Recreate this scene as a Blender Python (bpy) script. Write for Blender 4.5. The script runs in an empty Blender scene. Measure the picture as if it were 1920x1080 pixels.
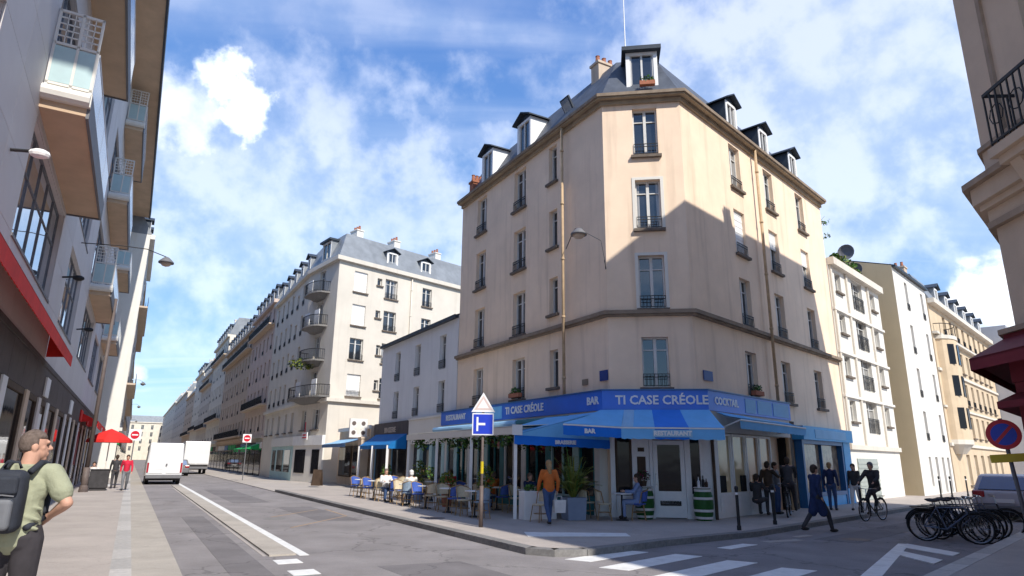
import bpy, bmesh, math, random
from mathutils import Vector, Matrix
R_ = random.Random(11)
sc = bpy.context.scene
COL = sc.collection
rad = math.radians

# ------------------------------------------------------------------ camera
cam_d = bpy.data.cameras.new('camera'); cam = bpy.data.objects.new('camera', cam_d); COL.objects.link(cam)
cam_d.sensor_width = 36; cam_d.lens = 36 * 1214 / 1920; cam_d.clip_end = 3000; cam_d.clip_start = 0.05
PITCH, ROLL, CAMH = 0.25985, 0.011227, 1.7
F_ = Vector((0, math.cos(PITCH), math.sin(PITCH))); X_ = Vector((1, 0, 0)); U_ = X_.cross(F_)
c_, s_ = math.cos(ROLL), math.sin(ROLL)
RX = c_ * X_ + s_ * U_; RU = -s_ * X_ + c_ * U_
cam.matrix_world = Matrix(((RX.x, RU.x, -F_.x, 0), (RX.y, RU.y, -F_.y, 0), (RX.z, RU.z, -F_.z, CAMH), (0, 0, 0, 1)))
sc.camera = cam

# ------------------------------------------------------------------ sky, sun, exposure
SUN_B, SUN_E = rad(148), rad(43)
sun_vec = Vector((math.sin(SUN_B) * math.cos(SUN_E), math.cos(SUN_B) * math.cos(SUN_E), math.sin(SUN_E)))
sd = bpy.data.lights.new('sun', 'SUN'); sd.energy = 2.0; sd.angle = rad(0.5); sd.color = (1.0, 0.95, 0.86)
sun = bpy.data.objects.new('sun', sd); COL.objects.link(sun)
sun.rotation_euler = sun_vec.to_track_quat('Z', 'Y').to_euler()
sc.view_settings.view_transform = 'Standard'; sc.view_settings.look = 'None'
sc.view_settings.gamma = 1; sc.view_settings.exposure = 1.42; sc.view_settings.use_curve_mapping = False
w = bpy.data.worlds.new('World'); sc.world = w; w.use_nodes = True
nt = w.node_tree; nt.nodes.clear()
def N(t, **k):
    n = nt.nodes.new(t)
    for a, b in k.items(): setattr(n, a, b)
    return n
def Lk(a, b): nt.links.new(a, b)
def mth(op, a, b=None, c=None, clamp=False):
    n = N('ShaderNodeMath', operation=op); n.use_clamp = clamp
    for i, v in enumerate((a, b, c)):
        if v is None: continue
        if isinstance(v, (int, float)): n.inputs[i].default_value = v
        else: Lk(v, n.inputs[i])
    return n.outputs[0]
def ramp(v, lo, hi):
    n = N('ShaderNodeMapRange'); n.interpolation_type = 'SMOOTHSTEP'
    Lk(v, n.inputs[0]); n.inputs[1].default_value = lo; n.inputs[2].default_value = hi
    return n.outputs[0]
out = N('ShaderNodeOutputWorld'); bg = N('ShaderNodeBackground'); Lk(bg.outputs[0], out.inputs[0])
bg.inputs[1].default_value = 0.1
sky = N('ShaderNodeTexSky', sky_type='NISHITA'); sky.sun_disc = False
sky.sun_elevation = SUN_E; sky.sun_rotation = SUN_B; sky.air_density = 1.0; sky.dust_density = 0.3; sky.ozone_density = 2.5
tc = N('ShaderNodeTexCoord'); D = tc.outputs['Generated']
sep = N('ShaderNodeSeparateXYZ'); Lk(D, sep.inputs[0])
zz = mth('MAXIMUM', mth('ADD', sep.outputs[2], 0.12), 0.05)
cx = mth('DIVIDE', sep.outputs[0], zz); cy = mth('DIVIDE', sep.outputs[1], zz)
cmb = N('ShaderNodeCombineXYZ'); Lk(cx, cmb.inputs[0]); Lk(cy, cmb.inputs[1])
mp = N('ShaderNodeMapping'); Lk(cmb.outputs[0], mp.inputs[0]); mp.inputs['Rotation'].default_value = (0, 0, rad(35)); mp.inputs['Scale'].default_value = (0.3, 1.7, 1); mp.inputs['Location'].default_value = (3.1, 0.4, 0)
n1 = N('ShaderNodeTexNoise'); n1.inputs['Scale'].default_value = 1.0; n1.inputs['Detail'].default_value = 9; n1.inputs['Roughness'].default_value = 0.48; n1.inputs['Distortion'].default_value = 0.9
Lk(mp.outputs[0], n1.inputs['Vector'])
cirrus = mth('MULTIPLY', ramp(n1.outputs[0], 0.46, 0.82), 0.52)
n2 = N('ShaderNodeTexNoise'); n2.inputs['Scale'].default_value = 13; n2.inputs['Detail'].default_value = 10; n2.inputs['Roughness'].default_value = 0.55
Lk(D, n2.inputs['Vector'])
def pxdir(x, y):
    return (F_ * 1214 + RX * (x - 960) - RU * (y - 540)).normalized()
def blob(x, y, r0, r1, amp=1.0, noise=0.07):
    c = pxdir(x, y)
    vm = N('ShaderNodeVectorMath', operation='DISTANCE'); Lk(D, vm.inputs[0]); vm.inputs[1].default_value = c
    d = mth('SUBTRACT', vm.outputs['Value'], mth('MULTIPLY', mth('SUBTRACT', n2.outputs[0], 0.5), noise * 4))
    return mth('MULTIPLY', mth('SUBTRACT', 1.0, ramp(d, r0, r1)), amp)
fac = cirrus
for b in [blob(400, 135, 0.02, 0.06, 1.0, .05), blob(470, 215, 0.025, 0.065, 1.0, .05), blob(360, 200, 0.02, 0.10, 0.6, .06), blob(500, 380, 0.05, 0.34, 0.4, 0.12),
          blob(1890, 590, 0.03, 0.10, 1.0, 0.05), blob(1960, 640, 0.03, 0.12, 1.0, 0.05), blob(1600, 120, 0.1, 0.5, 0.42, 0.15), blob(255, 705, 0.005, 0.02, .9, 0.01), blob(720, 420, 0.05, 0.3, 0.35, .15)]:
    fac = mth('MAXIMUM', fac, b)
elev = ramp(sep.outputs[2], -0.02, 0.75)
gm = N('ShaderNodeMix', data_type='RGBA'); Lk(elev, gm.inputs[0]); gm.inputs[6].default_value = (1.25, 2.15, 3.4, 1); gm.inputs[7].default_value = (.42, .95, 2.6, 1)
skm = N('ShaderNodeMix', data_type='RGBA'); skm.inputs[0].default_value = .75; Lk(gm.outputs[2], skm.inputs[7])
veil = mth('MULTIPLY', mth('SUBTRACT', 1.0, ramp(sep.outputs[2], -0.02, 0.16)), 0.15)
fac = mth('MAXIMUM', fac, veil)
mix = N('ShaderNodeMix', data_type='RGBA'); Lk(fac, mix.inputs[0])
hsv = N('ShaderNodeHueSaturation'); hsv.inputs['Saturation'].default_value = 1.28; hsv.inputs['Value'].default_value = 1.0; Lk(sky.outputs[0], hsv.inputs['Color'])
Lk(hsv.outputs[0], skm.inputs[6]); Lk(skm.outputs[2], mix.inputs[6])
cc = N('ShaderNodeMix', data_type='RGBA'); Lk(ramp(n2.outputs[0], 0.35, 0.6), cc.inputs[0]); cc.inputs[6].default_value = (3.9, 4.4, 5.2, 1); cc.inputs[7].default_value = (6.2, 6.3, 6.5, 1)
vs = N('ShaderNodeVectorMath', operation='DOT_PRODUCT'); Lk(D, vs.inputs[0]); vs.inputs[1].default_value = sun_vec
fwd = mth('ADD', 1.0, mth('MULTIPLY', mth('POWER', mth('MAXIMUM', vs.outputs['Value'], 0.0), 2.0), 1.2))   # clouds nearer the sun are brighter
cs = N('ShaderNodeVectorMath', operation='SCALE'); Lk(cc.outputs[2], cs.inputs[0]); Lk(fwd, cs.inputs['Scale'])
Lk(cs.outputs[0], mix.inputs[7]); Lk(mix.outputs[2], bg.inputs[0])

# ------------------------------------------------------------------ materials
MATS = {}
def mat(name, col, rough=0.85, var=0.12, scale=1.5, bump=0.0, bscale=40, metal=0.0, spec=0.3, rand=0.0, streak=0.0, emis=None, grime=0.0, aniso=None):
    if name in MATS: return MATS[name]
    m = bpy.data.materials.new(name); m.use_nodes = True; MATS[name] = m
    t = m.node_tree; b = t.nodes['Principled BSDF']; n = t.nodes; l = t.links
    b.inputs['Roughness'].default_value = rough; b.inputs['Metallic'].default_value = metal
    b.inputs['Specular IOR Level'].default_value = spec
    cd = n.new('ShaderNodeTexCoord'); mpn = n.new('ShaderNodeMapping'); l.new(cd.outputs['Object'], mpn.inputs[0])
    if aniso: mpn.inputs['Scale'].default_value = aniso
    n1 = n.new('ShaderNodeTexNoise'); n1.inputs['Scale'].default_value = scale; n1.inputs['Detail'].default_value = 6; n1.inputs['Roughness'].default_value = .6; l.new(mpn.outputs[0], n1.inputs['Vector'])
    mx = n.new('ShaderNodeMix'); mx.data_type = 'RGBA'
    mr = n.new('ShaderNodeMapRange'); mr.inputs[1].default_value = .3; mr.inputs[2].default_value = .7; l.new(n1.outputs[0], mr.inputs[0]); l.new(mr.outputs[0], mx.inputs[0])
    mx.inputs[6].default_value = (*[min(1, c * (1 - var)) for c in col], 1); mx.inputs[7].default_value = (*[min(1, c * (1 + var)) for c in col], 1)
    cur = mx.outputs[2]
    if streak or grime:
        mp2 = n.new('ShaderNodeMapping'); mp2.inputs['Scale'].default_value = (2.2, 2.2, .16); l.new(cd.outputs['Object'], mp2.inputs[0])
        n3 = n.new('ShaderNodeTexNoise'); n3.inputs['Scale'].default_value = 1.4; n3.inputs['Detail'].default_value = 7; l.new(mp2.outputs[0], n3.inputs['Vector'])
        m3 = n.new('ShaderNodeMapRange'); m3.inputs[1].default_value = .52; m3.inputs[2].default_value = .78; l.new(n3.outputs[0], m3.inputs[0])
        mm = n.new('ShaderNodeMath'); mm.operation = 'MULTIPLY'; mm.inputs[1].default_value = streak or grime; l.new(m3.outputs[0], mm.inputs[0])
        mx2 = n.new('ShaderNodeMix'); mx2.data_type = 'RGBA'; l.new(mm.outputs[0], mx2.inputs[0]); l.new(cur, mx2.inputs[6])
        mx2.inputs[7].default_value = (col[0] * .45, col[1] * .40, col[2] * .36, 1); cur = mx2.outputs[2]
    if rand:
        oi = n.new('ShaderNodeObjectInfo'); hs = n.new('ShaderNodeHueSaturation'); m4 = n.new('ShaderNodeMapRange')
        m4.inputs[3].default_value = 1 - rand; m4.inputs[4].default_value = 1 + rand; l.new(oi.outputs['Random'], m4.inputs[0]); l.new(m4.outputs[0], hs.inputs['Value']); l.new(cur, hs.inputs['Color']); cur = hs.outputs[0]
    if name in ('asphalt', 'asphalt_patch', 'sidewalk_asphalt', 'sidewalk_light', 'gutter_concrete'):
        n8 = n.new('ShaderNodeTexNoise'); n8.inputs['Scale'].default_value = 55; n8.inputs['Detail'].default_value = 3; l.new(cd.outputs['Object'], n8.inputs['Vector'])
        n9 = n.new('ShaderNodeTexNoise'); n9.inputs['Scale'].default_value = .23; n9.inputs['Detail'].default_value = 8; n9.inputs['Roughness'].default_value = .7; l.new(cd.outputs['Object'], n9.inputs['Vector'])
        ad = n.new('ShaderNodeMath'); ad.operation = 'ADD'; l.new(n8.outputs[0], ad.inputs[0]); l.new(n9.outputs[0], ad.inputs[1])
        m8 = n.new('ShaderNodeMapRange'); m8.inputs[1].default_value = .6; m8.inputs[2].default_value = 1.4; m8.inputs[3].default_value = .78; m8.inputs[4].default_value = 1.2; l.new(ad.outputs[0], m8.inputs[0])
        h8 = n.new('ShaderNodeHueSaturation'); l.new(m8.outputs[0], h8.inputs['Value']); l.new(cur, h8.inputs['Color']); cur = h8.outputs[0]
        vo = n.new('ShaderNodeTexVoronoi'); vo.feature = 'DISTANCE_TO_EDGE'; vo.inputs['Scale'].default_value = .33; 
        nd = n.new('ShaderNodeTexNoise'); nd.inputs['Scale'].default_value = 2.2; nd.inputs['Detail'].default_value = 6; l.new(cd.outputs['Object'], nd.inputs['Vector'])
        va = n.new('ShaderNodeVectorMath'); va.operation = 'SCALE'; va.inputs['Scale'].default_value = .9; l.new(nd.outputs['Color'], va.inputs[0]); vb = n.new('ShaderNodeVectorMath'); l.new(va.outputs[0], vb.inputs[0]); l.new(cd.outputs['Object'], vb.inputs[1]); l.new(vb.outputs[0], vo.inputs['Vector'])
        lt = n.new('ShaderNodeMapRange'); lt.inputs[1].default_value = .004; lt.inputs[2].default_value = .012; lt.inputs[3].default_value = .72 if name.startswith('asphalt') else .93; lt.inputs[4].default_value = 1.0; l.new(vo.outputs[0], lt.inputs[0])
        h9 = n.new('ShaderNodeHueSaturation'); l.new(lt.outputs[0], h9.inputs['Value']); l.new(cur, h9.inputs['Color']); cur = h9.outputs[0]
    l.new(cur, b.inputs['Base Color'])
    if bump:
        n5 = n.new('ShaderNodeTexNoise'); n5.inputs['Scale'].default_value = bscale; n5.inputs['Detail'].default_value = 4; l.new(cd.outputs['Object'], n5.inputs['Vector'])
        bp = n.new('ShaderNodeBump'); bp.inputs['Strength'].default_value = bump; bp.inputs['Distance'].default_value = .02; l.new(n5.outputs[0], bp.inputs['Height']); l.new(bp.outputs[0], b.inputs['Normal'])
    if emis:
        b.inputs['Emission Color'].default_value = (*col, 1); b.inputs['Emission Strength'].default_value = emis
    return m
def glassmat(name, dark, light, rough=.06):
    """window glass: dark room or pale curtain behind it, different from window to window"""
    m = bpy.data.materials.new(name); m.use_nodes = True; MATS[name] = m
    t = m.node_tree; b = t.nodes['Principled BSDF']; n = t.nodes; l = t.links
    b.inputs['Roughness'].default_value = rough; b.inputs['Specular IOR Level'].default_value = .9; b.inputs['IOR'].default_value = 1.6
    oi = n.new('ShaderNodeObjectInfo'); cd = n.new('ShaderNodeTexCoord'); sp = n.new('ShaderNodeSeparateXYZ'); l.new(cd.outputs['Object'], sp.inputs[0])
    ab = n.new('ShaderNodeMath'); ab.operation = 'ABSOLUTE'; l.new(sp.outputs[0], ab.inputs[0])
    th = n.new('ShaderNodeMapRange'); th.inputs[3].default_value = .12; th.inputs[4].default_value = .95; l.new(oi.outputs['Random'], th.inputs[0])
    gt = n.new('ShaderNodeMath'); gt.operation = 'GREATER_THAN'; l.new(ab.outputs[0], gt.inputs[0]); l.new(th.outputs[0], gt.inputs[1])
    nz = n.new('ShaderNodeTexNoise'); nz.inputs['Scale'].default_value = 3; mp = n.new('ShaderNodeMapping'); mp.inputs['Scale'].default_value = (8, 8, .4); l.new(cd.outputs['Object'], mp.inputs[0]); l.new(mp.outputs[0], nz.inputs['Vector'])
    fm = n.new('ShaderNodeMath'); fm.operation = 'MULTIPLY'; l.new(gt.outputs[0], fm.inputs[0]); l.new(nz.outputs[0], fm.inputs[1])
    mx = n.new('ShaderNodeMix'); mx.data_type = 'RGBA'; l.new(fm.outputs[0], mx.inputs[0]); mx.inputs[6].default_value = (*dark, 1); mx.inputs[7].default_value = (*light, 1)
    l.new(mx.outputs[2], b.inputs['Base Color'])
    n5 = n.new('ShaderNodeTexNoise'); n5.inputs['Scale'].default_value = .9; l.new(cd.outputs['Object'], n5.inputs['Vector'])
    bp = n.new('ShaderNodeBump'); bp.inputs['Strength'].default_value = .12; bp.inputs['Distance'].default_value = .05; l.new(n5.outputs[0], bp.inputs['Height']); l.new(bp.outputs[0], b.inputs['Normal'])
    return m
G_win = glassmat('window_glass', (.018, .022, .03), (.55, .53, .5))
G_dark = glassmat('shop_glass', (.012, .012, .015), (.03, .03, .035), .05); G_dark.node_tree.nodes['Principled BSDF'].inputs['Specular IOR Level'].default_value = .3; G_dark.node_tree.nodes['Principled BSDF'].inputs['IOR'].default_value = 1.4
G_sky = glassmat('modern_glass', (.45, .52, .6), (.5, .56, .62), .03); G_sky.node_tree.nodes['Principled BSDF'].inputs['Metallic'].default_value = .75
m_stucco = mat('peach_stucco', (.86, .675, .505),   .92, .075, .8, .3, 60, streak=.36)
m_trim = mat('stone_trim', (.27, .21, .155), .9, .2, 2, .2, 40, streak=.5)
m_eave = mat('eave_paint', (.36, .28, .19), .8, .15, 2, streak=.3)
m_slate = mat('slate_roof', (.075, .085, .105), .55, .3, 2.2, .3, 25, spec=.4)
m_zinc = mat('zinc_roof', (.22, .235, .25), .45, .2, 1.2, .1, 12, spec=.5)
m_zdark = mat('dark_zinc', (.035, .045, .06), .5, .25, 2)
m_white = mat('white_paint', (.8, .79, .77), .5, .06, 3)
m_wframe = mat('window_frame_white', (.62, .61, .58), .5, .08, 5)
m_iron = mat('black_iron', (.02, .02, .022), .5, .2, 5)
m_sill = mat('sill_stone', (.16, .13, .105), .9, .25, 5)
m_asph = mat('asphalt', (.27, .248, .243), .93, .14, .9, .8, 70, spec=.2)
m_side = mat('sidewalk_asphalt', (.42, .37, .33), .93, .1, .7, .35, 90, spec=.2)
m_side2 = mat('sidewalk_light', (.43, .385, .345), .93, .08, .6, .3, 90, spec=.2)
m_gran = mat('granite', (.44, .415, .385), .8, .14, 14, .25, 60, rand=.13)
m_grand = mat('granite_dark', (.2, .19, .18), .8, .2, 14, .25, 60, rand=.15)
m_gutter = mat('gutter_concrete', (.40, .36, .31), .9, .12, 1.2, .2, 60, rand=.06)
m_paint = mat('road_paint', (.74, .73, .70), .7, .1, 7, .1, 60, grime=.25)
m_opaint = mat('faded_orange_paint', (.36, .25, .16), .8, .25, 6)
m_lilac = mat('lilac_cladding', (.58, .54, .52), .6, .05, .8, .04, 30, rand=.05, spec=.3)
m_lilac2 = mat('concrete_fascia', (.62, .58, .56), .8, .08, .8, .1, 30, streak=.2)
m_soffit = mat('brown_soffit', (.56, .41, .28), .8, .12, 1)
m_brown = mat('brown_fascia', (.075, .06, .058), .7, .2, 2, rand=.1)
m_frost = mat('frosted_glass', (.42, .56, .57), .25, .08, 2, spec=.7)
m_red = mat('red_canvas', (.62, .025, .02), .75, .15, 2)
m_maroon = mat('maroon_canvas', (.16, .015, .025), .7, .15, 2)
m_cream = mat('cream_stone', (.66, .605, .52), .9, .07, .6, .1, 30, streak=.2)
m_creamw = mat('cream_white_render', (.72, .69, .63), .9, .05, .6, streak=.15)
m_grey = mat('pale_grey_render', (.74, .73, .71), .92, .05, .6, streak=.18)
m_yel = mat('ochre_render', (.50, .41, .27), .92, .05, .6, streak=.12)
m_peach = mat('peach_brick', (.60, .47, .32), .92, .1, 1.2, streak=.15)
m_tan = mat('tan_stone', (.58, .46, .35), .9, .1, .8, .12, 30, streak=.35)
m_gable = mat('grey_gable', (.38, .38, .40), .9, .06, .6, streak=.2)
m_blue = mat('blue_sign', (.014, .15, .66), .35, .12, 1, spec=.5)
m_bluel = mat('light_blue_canvas', (.17, .47, .82), .75, .08, 1.5)
m_blueg = mat('grey_blue_canvas', (.30, .52, .72), .75, .08, 1.5)
m_bluem = mat('mid_blue_canvas', (.04, .22, .75), .75, .08, 1.5)
m_blued = mat('deep_blue_canvas', (.01, .17, .68), .7, .12, 1.5)
m_awnb = mat('shop_awning_blue', (.005, .15, .42), .75, .1, 1.5)
m_bluef = mat('blue_frame', (.015, .12, .30), .4, .15, 2, spec=.5)
m_blues = mat('sky_blue_panel', (.06, .36, .68), .4, .1, 2)
m_teal = mat('teal_panel', (.02, .16, .18), .5, .15, 2)
m_aqua = mat('aqua_panel', (.38, .56, .56), .5, .1, 2)
m_dark = mat('dark_interior', (.012, .011, .012), .8, .4, 2)
m_dbrown = mat('dark_brown_wood', (.07, .045, .03), .7, .3, 3)
m_panel = mat('cream_panel', (.62, .50, .30), .8, .1, 1.5)
m_panel2 = mat('peach_panel', (.55, .35, .2), .8, .1, 1.5)
m_rattan = mat('cream_rattan', (.58, .50, .36), .7, .15, 12)
m_rblue = mat('blue_rattan', (.06, .12, .42), .6, .2, 14)
m_rgrey = mat('blue_grey_rattan', (.25, .33, .42), .6, .2, 14)
m_bamboo = mat('bamboo_frame', (.33, .21, .10), .6, .2, 8)
m_leaf = mat('leaf_green', (.07, .17, .03), .55, .4, 6, rand=.2)
m_leaf2 = mat('leaf_yellowgreen', (.17, .19, .03), .55, .35, 6)
m_leafd = mat('leaf_dark', (.03, .065, .02), .55, .4, 6)
m_terra = mat('terracotta', (.36, .14, .08), .85, .15, 4)
m_planter = mat('blue_grey_planter', (.25, .30, .40), .7, .08, 3)
m_skin = mat('skin', (.55, .31, .22), .55, .07, 5)
m_hair = mat('grey_hair', (.16, .12, .10), .85, .3, 40, .6, 150)
m_dhair = mat('dark_hair', (.05, .032, .022), .7, .2, 10)
m_olive = mat('olive_cotton', (.34, .35, .24), .9, .12, 6, 1.0, 9)
m_pack = mat('backpack_cloth', (.03, .034, .045), .75, .3, 5, .3, 120)
m_packg = mat('backpack_grey', (.16, .165, .18), .7, .2, 5)
m_trous = mat('dark_trousers', (.045, .04, .045), .9, .2, 6)
m_orange = mat('orange_jacket', (.50, .13, .025), .75, .15, 6)
m_navy = mat('navy_coat', (.02, .035, .10), .8, .2, 6)
m_black = mat('black_cloth', (.05, .047, .05), .8, .2, 6)
m_jean = mat('blue_jeans', (.05, .09, .2), .85, .15, 8)
m_redc = mat('red_cloth', (.55, .02, .05), .8, .15, 6)
m_wcloth = mat('white_cloth', (.68, .66, .64), .85, .08, 6)
m_pinkc = mat('pink_cloth', (.42, .19, .2), .85, .1, 6)
m_bluec = mat('pale_blue_cloth', (.2, .27, .45), .85, .1, 6)
m_shoe = mat('shoe_leather', (.03, .025, .022), .5, .2, 6)
m_tyre = mat('tyre_rubber', (.014, .014, .015), .8, .2, 6)
m_chrome = mat('bare_metal', (.45, .46, .48), .3, .05, 5, metal=.9)
m_bikeb = mat('bike_blue_grey', (.10, .13, .2), .35, .1, 5, spec=.6)
m_van = mat('van_white', (.74, .74, .74), .3, .03, 2, spec=.6)
m_bumper = mat('grey_plastic', (.16, .16, .17), .6, .1, 3)
m_silver = mat('silver_car_paint', (.42, .41, .46), .3, .04, 2, spec=.7)
m_tail = mat('tail_lamp_red', (.35, .01, .02), .2, .1, 5, spec=.7)
m_green = mat('barrel_green', (.02, .10, .02), .5, .2, 5)
m_greens = mat('shop_green', (.01, .30, .08), .6, .15, 3)
m_signw = mat('sign_white', (.78, .78, .78), .4, .03, 3)
m_signb = mat('sign_blue', (.02, .05, .50), .35, .05, 3)
m_signr = mat('sign_red', (.55, .01, .03), .35, .05, 3)
m_signy = mat('sign_yellow', (.6, .45, .02), .4, .08, 3)
m_pole = mat('grey_brown_post', (.13, .10, .09), .6, .15, 5)
m_plaque = mat('street_plaque_blue', (.02, .05, .22), .4, .1, 4)
m_pipe = mat('beige_pipe', (.50, .36, .22), .7, .2, 3)
m_lampb = mat('lamp_glow_globe', (.9, .85, .75), .4, .02, 3)

# ------------------------------------------------------------------ mesh building
class MB:
    def __init__(s): s.v = []; s.f = []; s.m = []
    def add(s, vs, fs, mi=0):
        o = len(s.v); s.v += [Vector(v) for v in vs]; s.f += [tuple(i + o for i in f) for f in fs]; s.m += [mi] * len(fs); return s
    def quad(s, a, b, c, d, mi=0): return s.add([a, b, c, d], [(0, 1, 2, 3)], mi)
    def poly(s, pts, mi=0): return s.add(pts, [tuple(range(len(pts)))], mi)
    def box(s, x0, x1, y0, y1, z0, z1, mi=0, M=None):
        vs = [Vector((x, y, z)) for z in (z0, z1) for y in (y0, y1) for x in (x0, x1)]
        if M is not None: vs = [M @ v for v in vs]
        return s.add(vs, [(0, 2, 3, 1), (4, 5, 7, 6), (0, 1, 5, 4), (2, 6, 7, 3), (0, 4, 6, 2), (1, 3, 7, 5)], mi)
    def prism(s, pts, z0, z1, mi=0, top=None):
        n = len(pts); q = top or pts
        s.add([(p[0], p[1], z0) for p in pts] + [(p[0], p[1], z1) for p in q],
              [tuple(range(n))[::-1], tuple(range(n, 2 * n))] + [(i, (i + 1) % n, n + (i + 1) % n, n + i) for i in range(n)], mi)
        return s
    def tube(s, pts, r, n=6, mi=0, close=False, cap=True):
        pts = [Vector(p) for p in pts]; rs = r if isinstance(r, (list, tuple)) else [r] * len(pts)
        o = len(s.v); k = len(pts)
        for i, p in enumerate(pts):
            if close: t = pts[(i + 1) % k] - pts[i - 1]
            else: t = pts[min(i + 1, k - 1)] - pts[max(i - 1, 0)]
            t.normalize()
            a = t.orthogonal() if abs(t.z) > .9 else t.cross(Vector((0, 0, 1)))
            if abs(t.z) > .9: a = t.cross(Vector((0, 1, 0)))
            a.normalize(); b = t.cross(a)
            for j in range(n):
                an = 2 * math.pi * j / n
                s.v.append(p + (a * math.cos(an) + b * math.sin(an)) * rs[i])
        for i in range(k if close else k - 1):
            i2 = (i + 1) % k
            for j in range(n):
                j2 = (j + 1) % n
                s.f.append((o + i * n + j, o + i * n + j2, o + i2 * n + j2, o + i2 * n + j)); s.m.append(mi)
        if cap and not close:
            s.f.append(tuple(o + j for j in range(n))[::-1]); s.m.append(mi)
            s.f.append(tuple(o + (k - 1) * n + j for j in range(n))); s.m.append(mi)
        return s
    def lathe(s, prof, n=12, mi=0, c=(0, 0, 0), axis='z'):
        pts = prof; o = len(s.v); c = Vector(c)
        for r, z in pts:
            for j in range(n):
                a = 2 * math.pi * j / n
                v = Vector((r * math.cos(a), r * math.sin(a), z))
                if axis == 'y': v = Vector((v.x, v.z, v.y))
                if axis == 'x': v = Vector((v.z, v.x, v.y))
                s.v.append(c + v)
        for i in range(len(pts) - 1):
            for j in range(n):
                j2 = (j + 1) % n
                s.f.append((o + i * n + j, o + i * n + j2, o + (i + 1) * n + j2, o + (i + 1) * n + j)); s.m.append(mi)
        s.f.append(tuple(o + j for j in range(n))[::-1]); s.m.append(mi)
        s.f.append(tuple(o + (len(pts) - 1) * n + j for j in range(n))); s.m.append(mi)
        return s
    def ball(s, c, r, n=10, k=7, mi=0, M=None):
        c = Vector(c); r = Vector(r) if not isinstance(r, (int, float)) else Vector((r, r, r)); o = len(s.v)
        for i in range(k + 1):
            t = math.pi * i / k
            for j in range(n):
                a = 2 * math.pi * j / n
                v = Vector((r.x * math.sin(t) * math.cos(a), r.y * math.sin(t) * math.sin(a), r.z * math.cos(t)))
                if M is not None: v = M @ v
                s.v.append(c + v)
        for i in range(k):
            for j in range(n):
                j2 = (j + 1) % n
                s.f.append((o + i * n + j, o + (i + 1) * n + j, o + (i + 1) * n + j2, o + i * n + j2)); s.m.append(mi)
        return s
    def cap(s, a, b, ra, rb, n=10, mi=0):
        """tapered capsule"""
        a = Vector(a); b = Vector(b)
        s.ball(a, ra, n, 6, mi); s.ball(b, rb, n, 6, mi); s.tube([a, b], [ra, rb], n, mi); return s
    def mesh(s, name, mats, org=None):
        me = bpy.data.meshes.new(name)
        vs = s.v if org is None else [v - org for v in s.v]
        me.from_pydata([tuple(v) for v in vs], [], s.f)
        for m in (mats if isinstance(mats, (list, tuple)) else [mats]): me.materials.append(m)
        if any(s.m): me.polygons.foreach_set('material_index', s.m)
        me.update(); return me
def obj(name, me, parent=None, loc=(0, 0, 0), rz=0.0, smooth=False):
    o = bpy.data.objects.new(name, me); COL.objects.link(o); o.location = loc; o.rotation_euler = (0, 0, rz)
    if parent is not None: o.parent = parent
    if smooth: me.polygons.foreach_set('use_smooth', [True] * len(me.polygons))
    return o
def part(name, mb, m, parent, org=None, smooth=False, loc=(0, 0, 0), rz=0.0, kind=None, label=None):
    o = obj(name, mb.mesh(name, m, org), parent, loc, rz, smooth)
    if kind: o['kind'] = kind
    if label: o['label'] = label
    return o
def thing(name, label, cat, loc=(0, 0, 0), rz=0.0, group=None):
    o = bpy.data.objects.new(name, None); COL.objects.link(o); o.empty_display_size = .3
    o.location = loc; o.rotation_euler = (0, 0, rz); o['label'] = label; o['category'] = cat
    if group: o['group'] = group
    return o
def copy_tree(o, parent=None):
    c = o.copy(); COL.objects.link(c)
    if parent is not None: c.parent = parent
    for ch in list(o.children): copy_tree(ch, c)
    return c
def struct(name, mb, m, org=None):
    o = obj(name, mb.mesh(name, m, org), None, org or (0, 0, 0)); o['kind'] = 'structure'; return o
def bevel(o, w=.02, seg=2):
    b = o.modifiers.new('bevel', 'BEVEL'); b.width = w; b.segments = seg; b.limit_method = 'ANGLE'; return o
FONT = {}
def text_mesh(txt, size, m, depth=.01, bold=.009, align='CENTER'):
    key = (txt, size, m.name, align)
    if key in FONT: return FONT[key]
    cu = bpy.data.curves.new('lettering', 'FONT'); cu.body = txt; cu.size = size; cu.extrude = depth; cu.offset = bold
    cu.align_x = align; cu.align_y = 'CENTER'; cu.resolution_u = 2
    ob = bpy.data.objects.new('lettering', cu); COL.objects.link(ob)
    bpy.context.view_layer.update()
    me = bpy.data.meshes.new_from_object(ob.evaluated_get(bpy.context.evaluated_depsgraph_get()))
    bpy.data.objects.remove(ob); me.name = 'lettering'; me.materials.clear(); me.materials.append(m)
    # stand it up: x stays, y->z, facing +y (mirror x so that it reads from +y)
    for v in me.vertices: v.co = Vector((-v.co.x, v.co.z, v.co.y))
    me.update(); FONT[key] = me; return me

# ------------------------------------------------------------------ the two street frames
CL = Vector((3.20, 21.09, 0)); CR = Vector((5.91, 20.70, 0))
aL, aR = -0.515911, 0.77202
dL = Vector((math.sin(aL), math.cos(aL), 0)); nL = Vector((-math.cos(aL), math.sin(aL), 0))
dR = Vector((math.sin(aR), math.cos(aR), 0)); nR = Vector((math.cos(aR), -math.sin(aR), 0))
dC = (CR - CL).normalized(); nC = Vector((dC.y, -dC.x, 0)); WC = (CR - CL).length
Zv = Vector((0, 0, 1))
def Lp(u, v, z=0): return CL + dL * u + nL * v + Zv * z
def Rp(u, v, z=0): return CR + dR * u + nR * v + Zv * z
def Cp(u, v, z=0): return CL + dC * u + nC * v + Zv * z
def rzn(n): return math.atan2(-n.x, n.y)        # rotation that turns local +y to n
rzL, rzR, rzC = rzn(nL), rzn(nR), rzn(nC)
ZR, ZS = -0.06, 0.06

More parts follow.
